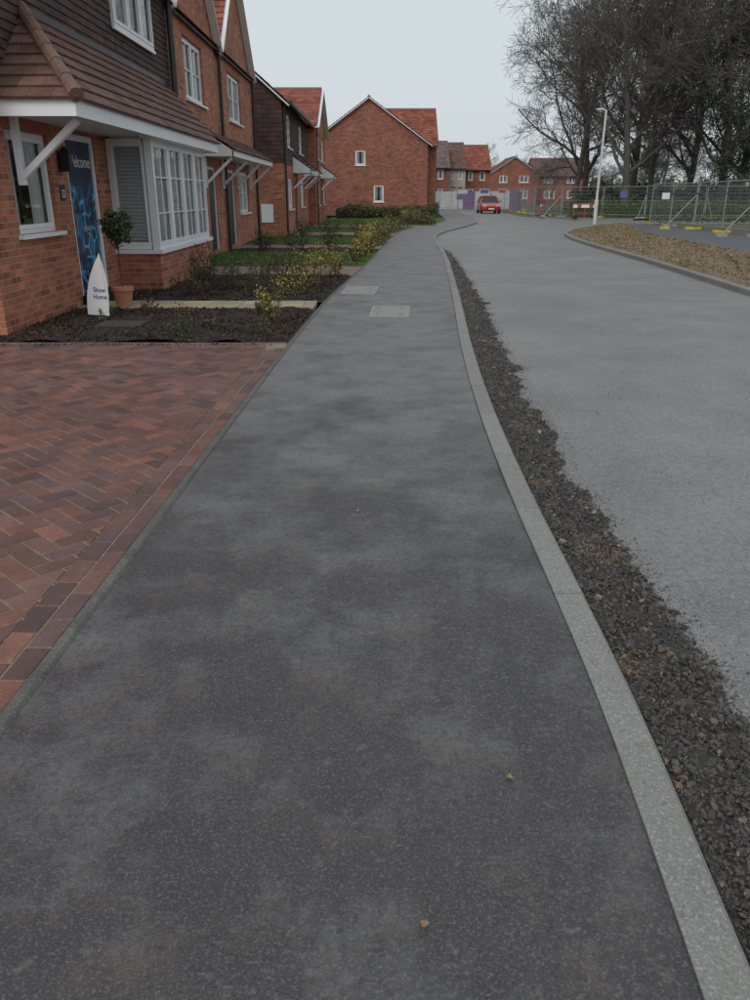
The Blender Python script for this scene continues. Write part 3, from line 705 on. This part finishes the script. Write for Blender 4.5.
# ------------------------------------------------------------------ house 2
H=B('brick_house',(-8,24,0)); root=H.root; F=front(-4.2)
ho=[(18.9,20.5,.95,2.15),(21.2,22.25,.1,2.15),(24.1,25.15,.1,2.15),(26.0,27.9,.95,2.15),(19.45,21.5,3.5,4.75),(25.0,27.2,3.5,4.75)]
H.wall(F,18.004,29.6,0,5.1,ho,M_brick)
for h in(ho[0],ho[3],ho[4],ho[5]): H.window(F,*h,cols=2,bars=1,curt=.3,q=.045)
for h in(ho[1],ho[2]):
    a,c,z0,z1=h
    H.box('door_frame',M_white,F,a,a+.06,z0,z1,-.1,-.03);H.box('door_frame',M_white,F,c-.06,c,z0,z1,-.1,-.03);H.box('door_frame',M_white,F,a+.06,c-.06,z1-.06,z1,-.1,-.03)
    H.box('door',M_door,F,a+.06,c-.06,z0,z1-.06,-.1,-.06)
gp=.95
for (g0,g1) in((18.25,23.2),(23.5,29.4)):
    m_=(g0+g1)/2; hgt=(g1-g0)/2*gp
    H.poly('walls',M_brick,[F(g0,5.1),F(g1,5.1),F(m_,5.1+hgt)])
    ov=.12; z0=5.1-ov*gp
    for s_,ga in((1,g0-ov),(-1,g1+ov)):
        vd=V((0,s_,gp)); ln=((g1-g0)/2+ov)*math.sqrt(1+gp**2)
        tiles(root,'gable_roof',(-4.1,ga,z0+.06),(-1,0,0),vd,[(0,0),(4.4,0),(4.4,ln),(0,ln)],.3,.25,T_RED,thick=.025)
        H.beam('bargeboard',M_white,(-4.085,ga,z0-.0),(-4.085,m_,5.1+hgt+.0),.035,.2,(1,0,0))
H.box('gutter',M_black,F,23.1,23.6,4.9,5.0,.02,.14)
tiles(root,'roof',(-4.05,18,5.05),(0,1,0),(-4,0,3.6),[(0,0),(11.7,0),(11.7,5.4),(0,5.4)],.3,.3,T_RED)
H.box('gutter',M_black,F,18,29.7,4.98,5.08,.01,.1)
S=side(18.002); H.poly('walls',M_brick,[S(-12,5.0),S(-4.2,5.0),S(-8.1,8.6)])
for y in(18.12,23.35,29.45): H.cyl('downpipe',M_black,(-4.12,y,0),(-4.12,y,5.0),.045)
vd=V((-.82,0,.5))
tiles(root,'canopy_roof',(-3.38,20.6,2.5),(0,1,0),vd,[(0,0),(7.8,0),(7.8,vd.length),(0,vd.length)],.27,.2,T_BROWN,thick=.03)
H.box('canopy_fascia',M_white,front(-3.42),20.62,28.38,2.36,2.5,-.03,0)
for y in(20.62,28.34):
    H.poly('canopy_end',M_white,[V((-4.19,y,2.36)),V((-3.42,y,2.36)),V((-3.42,y,2.48)),V((-4.19,y,2.96))])
H.box('canopy_soffit',M_white,F,20.64,28.36,2.38,2.4,.005,.75)
for y in(20.8,23.2,25.7,28.2):
    H.beam('canopy_bracket',M_white,(-4.15,y,1.75),(-3.5,y,2.33),.06,.08,(0,1,0)); H.box('canopy_bracket',M_white,F,y-.04,y+.04,1.65,2.37,.003,.07)
H.finish()

# ------------------------------------------------------------------ generic house builder
def house(x0,x1,y0,y1,eave,pitch,axis,mat,tcol,fw=(),sw=(),hung=None,hungz=2.6,verge=True,canopy=None,tw=.35):
    H=B('brick_house',((x0+x1)/2,(y0+y1)/2,0)); r=H.root
    F=front(x1);S=side(y0)
    H.wall(F,y0,y1,0,eave,[w[:4] for w in fw],mat); H.wall(S,x0,x1,0,eave,[w[:4] for w in sw],mat)
    H.poly('walls',mat,[V((x0,y0,0)),V((x0,y1,0)),V((x0,y1,eave)),V((x0,y0,eave))]); H.poly('walls',mat,[V((x0,y1,0)),V((x1,y1,0)),V((x1,y1,eave)),V((x0,y1,eave))])
    for fr,ws in((F,fw),(S,sw)):
        for w in ws:
            if len(w)>4 and w[4]=='d':
                H.box('door_frame',M_white,fr,w[0],w[1],w[2],w[3],-.1,-.05); H.box('door',M_door,fr,w[0]+.07,w[1]-.07,w[2]+.01,w[3]-.07,-.09,-.04)
            else: H.window(fr,*w[:4],cols=2 if w[1]-w[0]>.8 else 1,bars=0,curt=.3,q=.05)
    if hung:
        tiles(r,'hung_tiles',(x1+.005,y0,hungz),(0,1,0),(0,0,1),[(0,0),(y1-y0,0),(y1-y0,eave-hungz),(0,eave-hungz)],.33,.15,hung,holes=[(w[0]-y0,w[1]-y0,w[2]-hungz,w[3]-hungz) for w in fw if w[2]>hungz]or[(-9,-8,0,1)])
        tiles(r,'hung_tiles',(x0,y0-.005,hungz),(1,0,0),(0,0,1),[(0,0),(x1-x0,0),(x1-x0,eave-hungz),(0,eave-hungz)],.33,.15,hung,holes=[(-9,-8,0,1)])
    if axis=='y':
        hw=(x1-x0)/2; rise=hw*pitch; mx=(x0+x1)/2; ov=.3; oy=.12
        g=[(x0,eave),(x1,eave),(mx,eave+rise)]
        H.poly('walls',mat,[V((a,y0,b)) for a,b in g]); H.poly('walls',mat,[V((a,y1,b)) for a,b in g[::-1]])
        if hung: tiles(r,'hung_tiles',(x0,y0-.005,eave),(1,0,0),(0,0,1),[(0,0),(2*hw,0),(hw,rise)],.33,.15,hung,holes=[(-9,-8,0,1)])
        for s_,xe in((-1,x1+ov),(1,x0-ov)):
            vd=V((s_,0,pitch)); ln=(hw+ov)*math.sqrt(1+pitch**2)
            tiles(r,'roof',(xe,y0-oy,eave-ov*pitch+.08),(0,1,0),vd,[(0,0),(y1-y0+2*oy,0),(y1-y0+2*oy,ln),(0,ln)],tw,.32,tcol,thick=.025)
            if verge: H.beam('bargeboard',M_white,(xe,y0-oy-.01,eave-ov*pitch-.02),(mx,y0-oy-.01,eave+rise-.0),.05,.26,(0,1,0))
        H.box('gutter',M_black,F,y0,y1,eave-.22,eave-.1,ov-.02,ov+.1)
        H.cyl('ridge',M_ridge,(mx,y0-oy,eave+rise+.06),(mx,y1+oy,eave+rise+.06),.11,.11,8)
    else:
        hw=(y1-y0)/2; rise=hw*pitch; my=(y0+y1)/2; ov=.3; ox=.12
        H.poly('walls',mat,[F(y0,eave),F(y1,eave),F(my,eave+rise)]); H.poly('walls',mat,[V((x0,y0,eave)),V((x0,my,eave+rise)),V((x0,y1,eave))])
        for s_,ye in((1,y0-ov),(-1,y1+ov)):
            vd=V((0,s_,pitch)); ln=(hw+ov)*math.sqrt(1+pitch**2)
            tiles(r,'roof',(x0-ox,ye,eave-ov*pitch+.08),(1,0,0),vd,[(0,0),(x1-x0+2*ox,0),(x1-x0+2*ox,ln),(0,ln)],tw,.32,tcol,thick=.025)
            if verge: H.beam('bargeboard',M_white,(x1+ox+.01,ye,eave-ov*pitch-.02),(x1+ox+.01,my,eave+rise),.05,.24,(1,0,0))
        H.box('gutter',M_black,S,x0,x1,eave-.22,eave-.1,ov-.02,ov+.1)
        H.cyl('ridge',M_ridge,(x0-ox,my,eave+rise+.06),(x1+ox,my,eave+rise+.06),.11,.11,8)
    if canopy:
        for (c0,c1) in canopy:
            vd=V((-.8,0,.55)); tiles(r,'canopy_roof',(x1+.8,c0,2.45),(0,1,0),vd,[(0,0),(c1-c0,0),(c1-c0,vd.length),(0,vd.length)],.3,.2,T_BROWN,thick=.03)
            H.box('canopy_fascia',M_white,F,c0,c1,2.32,2.45,.72,.76)
            for y in(c0,c1-.04): H.poly('canopy_end',M_white,[F(y,2.32,.01),F(y,2.32,.74),F(y,2.44,.78),F(y,2.95,.02)])
            for y in(c0+.1,c1-.1): H.beam('canopy_bracket',M_white,F(y,1.75,.03),F(y,2.3,.65),.06,.08,(0,1,0))
    return H
h3=house(-11.4,-3.4,31.5,42.6,4.75,.84,'y',M_brick,T_GREY,
  fw=[(33,34.8,3.2,4.4),(38.2,40,3.2,4.4),(33,34.8,.95,2.1),(35.6,36.6,.1,2.15,'d'),(38.5,40.3,.95,2.1)],hung=T_DARK,canopy=[(35.0,37.2),(40.2,42.2)])
h3.box('meter_box',M_white,side(31.5),-4.3,-3.85,.5,1.15,0,.05)
h3.cyl('downpipe',M_black,(-3.33,31.65,0),(-3.33,31.65,4.6),.04); h3.finish()
h4=house(-11,-3.0,43.0,51.5,4.75,.46,'x',M_brick,T_RED,
  fw=[(44.2,46,3.2,4.4),(48,50,3.2,4.4),(44.2,46,.95,2.1),(47,48,.1,2.15,'d'),(48.8,50.6,.95,2.1)],canopy=[(46.6,48.6)])
h4.cyl('downpipe',M_black,(-2.93,43.2,0),(-2.93,43.2,4.6),.04); h4.finish()
h5=house(-4.4,3.6,58,66,4.75,.68,'y',M_brick2,T_RED,sw=[(-1.35,-.65,3.35,4.3),(-.1,.6,1.0,2.1)],fw=[(59,60.5,3.2,4.3),(62,63.5,3.2,4.3),(59,60.5,1,2.1)])
h5.box('plinth_path',M_edging,side(58),-4,4,0,.12,.0,.5); h5.finish()
h5b=house(.2,4.3,59.5,66.8,4.75,.66,'x',M_brick2,T_RED,verge=False); h5b.root.name='brick_house_wing'; h5b.finish()
hh=[(5.2,8.4,96,105,4.4,'x',M_brick2,T_GREY),(8.6,10.6,99,108,4.4,'x',M_render,T_BROWN),(10.9,14.2,104,113,4.4,'x',M_brick2,T_RED),(-4,5.4,88,96,4.5,'y',M_brick2,T_RED),(17,24,124,134,4.4,'y',M_brick2,T_BROWN),(24.5,33,130,138,4.2,'x',M_brick2,T_BROWN),(14.6,17,128,136,4.2,'x',M_render,T_GREY)]
for (a,b_,c,d_,e,ax,m,t) in hh:
    w=b_-a
    h=house(a,b_,c,d_,e,.62,ax,m,t,sw=[(a+w*.18,a+w*.35,3.1,4.1),(a+w*.6,a+w*.8,3.1,4.1),(a+w*.2,a+w*.4,.9,2.1),(a+w*.62,a+w*.8,.9,2.1)],tw=.45,verge=(ax=='y'))
    h.finish()

# ------------------------------------------------------------------ fences
def fence_run(name,pts,feet=M_yblock,hgt=2.0,brace=True,r=.024):
    b=B(name,(pts[0][0],pts[0][1],0))
    for p,q in zip(pts,pts[1:]):
        p=V((*p,0));q=V((*q,0));d=(q-p);n=max(1,round(d.length/3.5))
        for i in range(n):
            a=p+d*(i/n)+d.normalized()*.04;c=p+d*((i+1)/n)-d.normalized()*.04; z=V((0,0,1))
            lean=V((random.uniform(-.04,.04),random.uniform(-.02,.02),0)); zt=z*(hgt+random.uniform(-.03,.03))+lean
            for s,e,rr in((a+z*.1,a+zt,r),(c+z*.1,c+zt,r),(a+z*.2,c+z*.2,r),(a+zt,c+zt,r),(a+z*1.1+lean*.5,c+z*1.1+lean*.5,.008)): b.cyl('frame',M_galv,s,e,rr,n=6)
            m=24
            for k in range(1,m):
                w=a.lerp(c,k/m); b.cyl('mesh_wires',M_galv,w+z*.2,w+zt,.004,n=3)
            for k in range(1,8):
                f=k/8; b.cyl('mesh_wires',M_galv,(a+z*.2).lerp(a+zt,f),(c+z*.2).lerp(c+zt,f),.004,n=3)
            nrm=V((-d.y,d.x,0)).normalized(); dd=d.normalized()
            F=Fr(p+d*(i/n),dd,nrm); ft=feet if i%3 else M_gblock
            b.box('fence_feet',ft,F,-.12,.12,.0,.12,-.34,.34)
            b.box('fence_feet',M_black,F,-.1,.1,.12,.135,-.28,.28)
            b.box('couplers',M_black,F,-.07,.07,1.5,1.56,-.03,.03)
            if brace and i%2==0: b.cyl('brace',M_galv,F(.0,1.5,0),F(0,.05,1.3),.02,n=6); b.box('fence_feet',ft,F,-.12,.12,0,.12,1.1,1.5)
    F=Fr(V((*pts[-1],0)),(V((*pts[-1],0))-V((*pts[-2],0))),V((0,1,0))); b.box('fence_feet',feet,F,-.12,.12,0,.14,-.36,.36)
    return b
fence_run('temporary_fence',[(14.6,10),(14.3,24),(14.35,31),(14.9,45)]).finish()
fence_run('temporary_fence',[(30,55.5),(18,55.5),(13.2,59),(12.6,66)]).finish()
fence_run('temporary_fence',[(12.6,66),(13,80)],brace=False).finish()
fence_run('temporary_fence',[(5.2,86),(15,84)],brace=False).finish()
def board(x,y,w,z0,z1,mat,mat2=None,name='site_sign'):
    b=B(name,(x,y,0)); F=side(y); b.box('panel',mat,F,x-w/2,x+w/2,z0,z1,0,.03)
    if mat2: b.box('panel_band',mat2,F,x-w/2+.05,x+w/2-.05,z0+(z1-z0)*.55,z1-.06,.03,.036)
    for s in(-1,1): b.cyl('post',M_galv,(x+s*w*.4,y+.05,0),(x+s*w*.4,y+.05,z1),.03)
    b.finish()
board(8.7,83.5,1.1,1.0,2.0,M_signpurple,M_hoard); board(10.9,83.5,.9,1.1,2.0,M_hoard,M_signblue); board(12.6,83.2,.8,1.2,2.0,M_hoard,M_redp)
b=B('site_sign',(17,55.3,0)); b.box('panel',M_signblue,side(55.4),16.2,16.7,1.3,1.7,0,.02); b.box('panel',M_white,side(55.4),19.0,19.5,1.2,1.6,0,.02); b.finish()
b=B('site_hoarding',(10,90,0))
for i in range(9):
    x=4.5+i*1.25; b.box('boards',M_hoard if i%4 else M_signpurple,side(90),x,x+1.22,0,1.8,0,.04); b.cyl('posts',M_galv,(x,90.1,0),(x,90.1,1.9),.04)
b.finish()
def barrier(x,y,ang):
    b=B('plastic_barrier',(x,y,0)); u=V((math.cos(ang),math.sin(ang),0)); F=Fr((x,y,0),u,(u.y,-u.x,0))
    b.box('top_rail',M_redp,F,-.9,.9,.9,.96,-.03,.03)
    for k in range(6): b.box('board',M_redp if k%3==1 else M_white,F,-.9+k*.3,-.9+(k+1)*.3,.66,.86,-.02,.02)
    b.box('mid_rail',M_redp,F,-.9,.9,.32,.36,-.02,.02)
    for s in(-.85,0,.85): b.box('upright',M_redp,F,s-.02,s+.02,.1,.9,-.018,.018)
    for s in(-.7,.7): b.box('feet',M_black,F,s-.06,s+.06,0,.1,-.3,.3)
    b.finish()
for x,y,a in((14.1,55.9,.3),(12.3,61,1.2)): barrier(x,y,a)
hedge('hedge',13.5,30,57,61,1.3,9000,tint=(1.5,1.6,1))
hedge('hedge',15.3,34,46.5,47.5,.6,3000,tint=(1.5,1.5,1))

# ------------------------------------------------------------------ street lamp
b=B('street_lamp',(12.6,47.5,0))
b.cyl('column_base',M_lamp,(12.6,47.5,-.1),(12.6,47.5,1.2),.1,.1,12); b.cyl('column',M_lamp,(12.6,47.5,1.2),(12.65,47.5,5.8),.068,.055,10)
b.cyl('arm',M_lamp,(12.65,47.5,5.76),(12.45,47.5,5.84),.035,.035,8)
b.hexa('lantern',M_lamp,[V(p) for p in((12.1,47.4,5.8),(12.5,47.42,5.8),(12.5,47.58,5.8),(12.1,47.6,5.8),(12.15,47.43,5.86),(12.46,47.44,5.9),(12.46,47.56,5.9),(12.15,47.57,5.86))])
b.finish()

# ------------------------------------------------------------------ red car
def car(x,y):
    b=B('parked_car',(x,y,-.08)); z0=-.085
    st=[(0,.62,.28,.55),(.12,.76,.2,.68),(.5,.83,.18,.8),(1.0,.86,.17,.9),(1.3,.87,.17,.94),(3.3,.87,.18,.96),(3.7,.84,.22,.95),(3.9,.74,.3,.85)]
    rings=[]
    for (yy,w,zl,zt) in st:
        zm=(zl+zt)/2
        rings.append([V((x+a,y+yy,z0+c)) for a,c in((-w*.9,zl),(w*.9,zl),(w,zl+.1),(w*1.01,zm),(w*.97,zt-.08),(w*.85,zt),(-w*.85,zt),(-w*.97,zt-.08),(-w*1.01,zm),(-w,zl+.1))])
    for r1,r2 in zip(rings,rings[1:]):
        for i in range(10): j=(i+1)%10; b.poly('body',M_carpaint,[r1[i],r1[j],r2[j],r2[i]])
    b.poly('body',M_carpaint,rings[0][::-1]); b.poly('body',M_carpaint,rings[-1])
    c=[(1.0,.74,.9),(1.75,.6,1.40),(2.9,.6,1.42),(3.75,.7,.92)]
    def pr(k,s): return V((x+s*c[k][1],y+c[k][0],z0+c[k][2]))
    b.poly('windscreen',M_carglass,[pr(0,-1),pr(0,1),pr(1,1),pr(1,-1)])
    b.poly('rear_window',M_carglass,[pr(2,-1),pr(2,1),pr(3,1),pr(3,-1)])
    for s in(-1,1):
        lo1=V((x+s*.8,y+1.05,z0+.92));lo2=V((x+s*.8,y+3.6,z0+.94))
        b.poly('side_windows',M_carglass,[lo1,lo2,pr(2,s),pr(1,s)])
        b.beam('pillar',M_carpaint,pr(0,s)+V((s*.04,0,0)),pr(1,s)+V((s*.01,0,0)),.06,.06); b.beam('pillar',M_carpaint,pr(2,s),lo2,.07,.07)
        b.beam('pillar',M_carpaint,V((x+s*.79,y+2.35,z0+.93)),V((x+s*.61,y+2.35,z0+1.41)),.06,.05)
        b.hexa('mirror',M_carpaint,[V((x+s*(.86+i),y+1.25+j,z0+.93+k)) for k in(0,.13) for i,j in((0,0),(.16,0),(.16,.1),(0,.1))])
        b.hexa('headlamp',M_lampglass,[V((x+s*(.45+i),y+.02+j+i*.4,z0+.56+k)) for k in(0,.14) for i,j in((0,0),(.3,0),(.3,.1),(0,.1))])
        for yy in(.72,3.15):
            b.cyl('wheel',M_tyre,V((x+s*.68,y+yy,z0+.3)),V((x+s*.885,y+yy,z0+.3)),.3,.3,18); b.cyl('hub',M_galv,V((x+s*.87,y+yy,z0+.3)),V((x+s*.895,y+yy,z0+.3)),.19,.17,12)
    rf=[V((x-.6,y+1.75,z0+1.40)),V((x+.6,y+1.75,z0+1.40)),V((x+.6,y+2.9,z0+1.42)),V((x-.6,y+2.9,z0+1.42))]
    b.hexa('roof',M_carpaint,rf+[V((p.x*.97+x*.03,p.y,p.z+.06)) for p in rf])
    F=side(y-.0); b.box('grille',M_black,F,x-.38,x+.38,z0+.3,z0+.46,-.04,.015); b.box('number_plate',M_plate,F,x-.26,x+.26,z0+.34,z0+.45,.015,.025)
    b.finish(uv=False)
car(10.2,73.0)

# ------------------------------------------------------------------ trees
def tree_mesh(name,seed,Hh,mat,counts=(11,6,5,4),spread=1.0,rtrunk=.3,low=.22,minr=.009,fork=1.0):
    rd=random.Random(seed); segs=[]
    def rv(): return V((rd.gauss(0,1),rd.gauss(0,1),rd.gauss(0,1)))
    lens=[Hh*.72,Hh*.46*spread,Hh*.21,Hh*.105,Hh*.055]
    def grow(p,d,lev,r,L):
        ns=[9,6,4,3,2][lev]; nodes=[(p,r)]
        sl=L/ns
        for i in range(ns):
            d=(d+rv()*[.06,.13,.18,.22,.25][lev]+V((0,0,[.1,.09,.03,.02,.0][lev]))).normalized()
            q=p+d*sl; r2=max(minr,r*(1-.75/ns)); segs.append((p,q,r,r2)); p=q;r=r2; nodes.append((p,r))
        if lev<len(counts):
            for k in range(counts[lev]):
                f=(low+(1-low)*rd.random()**.8) if lev==0 else (.15+.85*rd.random())
                i=min(ns-1,int(f*ns)); a,ra=nodes[i]; b_,rb=nodes[i+1]; q=a.lerp(b_,f*ns-i)
                ax=(nodes[min(i+1,ns)][0]-nodes[i][0]).normalized(); o=rv(); o=(o-ax*o.dot(ax)).normalized()
                an=rd.uniform(.5,1.15)*fork if lev==0 else rd.uniform(.4,1.0)
                nd_=(ax*math.cos(an)+o*math.sin(an)).normalized()
                ll=lens[lev+1]*rd.uniform(.65,1.15)*((1.2-.6*f) if lev==0 else (1.1-.4*f))
                grow(q,nd_,lev+1,max(minr,ra*rd.uniform(.4,.6) if lev<2 else ra*.6),ll)
    grow(V((0,0,-.2)),V((0,0,1)),0,rtrunk,lens[0])
    p0=np.array([s[0][:] for s in segs]);p1=np.array([s[1][:] for s in segs]);r0=np.array([s[2] for s in segs]);r1=np.array([s[3] for s in segs])
    vs=[];fs=[];base=0
    for kk,mask in((8,r0>.08),(3,r0<=.08)):
        a,b_,ra,rb=p0[mask],p1[mask],r0[mask],r1[mask]; m=len(a)
        if not m: continue
        d=b_-a; d/=np.linalg.norm(d,axis=1)[:,None]; ref=np.where(np.abs(d[:,2:3])>.9,np.array([[1.,0,0]]),np.array([[0,0,1.]]))
        u=np.cross(d,ref);u/=np.linalg.norm(u,axis=1)[:,None];w=np.cross(d,u)
        t=np.arange(kk)*2*math.pi/kk; ring=np.cos(t)[None,:,None]*u[:,None]+np.sin(t)[None,:,None]*w[:,None]
        v=np.concatenate([a[:,None]+ring*ra[:,None,None],b_[:,None]+ring*rb[:,None,None]],1)
        i=np.arange(kk);j=(i+1)%kk; f=np.stack([i,j,kk+j,kk+i],1)[None]+(np.arange(m)*2*kk)[:,None,None]+base
        vs.append(v.reshape(-1,3));fs.append(f.reshape(-1,4)); base+=m*2*kk
    me=bpy.data.meshes.new(name); me.from_pydata(np.concatenate(vs).tolist(),[],np.concatenate(fs).tolist()); me.materials.append(mat)
    return me,segs
TA,sA=tree_mesh('branches',11,17,M_bark,(17,8,7,5),1.1,.27,.14,.0105)
TB,sB=tree_mesh('branches',23,16,M_bark,(16,8,7,5),1.05,.24,.16,.0105)
TC,sC=tree_mesh('branches',37,18,M_bark,(18,8,6,5),.9,.3,.12,.0105)
TD,sD=tree_mesh('branches',5,12,M_hazebark,(10,6,5,4),.9,.2,.15,.015)
def put(me,x,y,rot,s,name='bare_tree',segs=None,ivy=0):
    e=empty(name,(x,y,0)); o=bpy.data.objects.new('branches',me); COL.objects.link(o); o.parent=e; o.rotation_euler=(0,0,rot); o.scale=(s,s,s)
    if ivy:
        c=[(a,b_,r) for a,b_,r,_ in segs if r>.045 and a.z<13]; w=np.array([(b_-a).length*(r+.05) for a,b_,r in c]); w/=w.sum()
        idx=rng.choice(len(c),ivy,p=w); f=rng.random(ivy)
        pos=np.array([(c[i][0].lerp(c[i][1],t))[:] for i,t in zip(idx,f)])+rng.normal(size=(ivy,3))*.38
        io=leaves('ivy',pos,rng.uniform(.05,.11,ivy),M_ivy,grey(ivy,.4,1.6)); io.parent=e; io.rotation_euler=(0,0,rot); io.scale=(s,s,s)
    return e
put(TA,18.6,62,0.3,1.08); put(TB,18.0,76,1.2,1.15); put(TB,22.5,68,2.5,1.15); put(TC,25.6,62,.6,1.08,segs=sC,ivy=11000)
put(TA,28.5,66,3.3,1.15,segs=sA,ivy=9000); put(TC,24.5,80,4.0,1.25); put(TB,30.5,60,5,1.15); put(TA,21,84,1,1.2); put(TC,33,72,2,1.15,segs=sC,ivy=6000); put(TB,38,64,.4,1.1); put(TA,29,78,2.2,1.25)
e=empty('distant_trees',(0,150,0)); rd=random.Random(8)
def far(x,y,s,me=TD):
    o=bpy.data.objects.new('tree',me); COL.objects.link(o); o.parent=e; o.location=(x,y-150,0); o.rotation_euler=(0,0,rd.uniform(0,6)); o.scale=(s,s,s*rd.uniform(.7,1))
for i in range(26): far(22+i*2.1+rd.uniform(-1,1),rd.uniform(88,112),rd.uniform(.6,.95))
for i in range(34): far(-60+i*4.4+rd.uniform(-1,1),rd.uniform(150,190),rd.uniform(.7,.95))
hedge('hedgerow',20,70,82,86,2.6,14000,M_ivy,.2,(1.4,1.3,1.2)); hedge('hedgerow',22,60,63,70,1.6,9000,M_ivy,.13,(1.6,1.5,1.2))
hedge('hedgerow',-90,110,145,150,4.5,18000,M_ivy,.45,(2.2,2.2,2.2))

# ------------------------------------------------------------------ light, sky, camera
w=bpy.data.worlds.new('World'); scene.world=w; w.use_nodes=True; nt=w.node_tree; bg=nt.nodes['Background']
sky=nt.nodes.new('ShaderNodeTexSky'); sky.sky_type='NISHITA'; sky.sun_disc=False
SE,SR=math.radians(38),math.radians(200)
sky.sun_elevation=SE; sky.sun_rotation=SR; sky.dust_density=4; sky.air_density=1.2
hs=nt.nodes.new('ShaderNodeHueSaturation'); hs.inputs['Saturation'].default_value=.35
nt.links.new(sky.outputs[0],hs.inputs['Color'])
mx=mix(nt,.85,hs.outputs[0],(6.75,7.4,7.85)); nt.links.new(mx,bg.inputs[0]); bg.inputs[1].default_value=.102
sd=bpy.data.lights.new('sun','SUN'); sd.energy=.95; sd.angle=math.radians(30); sd.color=(1,.96,.9)
so=bpy.data.objects.new('sun',sd); COL.objects.link(so)
dirv=V((math.sin(SR)*math.cos(SE),math.cos(SR)*math.cos(SE),math.sin(SE)))
so.rotation_euler=(-dirv).to_track_quat('-Z','Y').to_euler()
cd=bpy.data.cameras.new('camera'); cam=bpy.data.objects.new('camera',cd); COL.objects.link(cam); scene.camera=cam
cd.lens=28.08; cd.sensor_width=36; cd.sensor_fit='AUTO'; cd.clip_start=.05; cd.clip_end=3000
cam.location=(0,0,1.5); cam.rotation_euler=(math.radians(90-21.4),0,0)
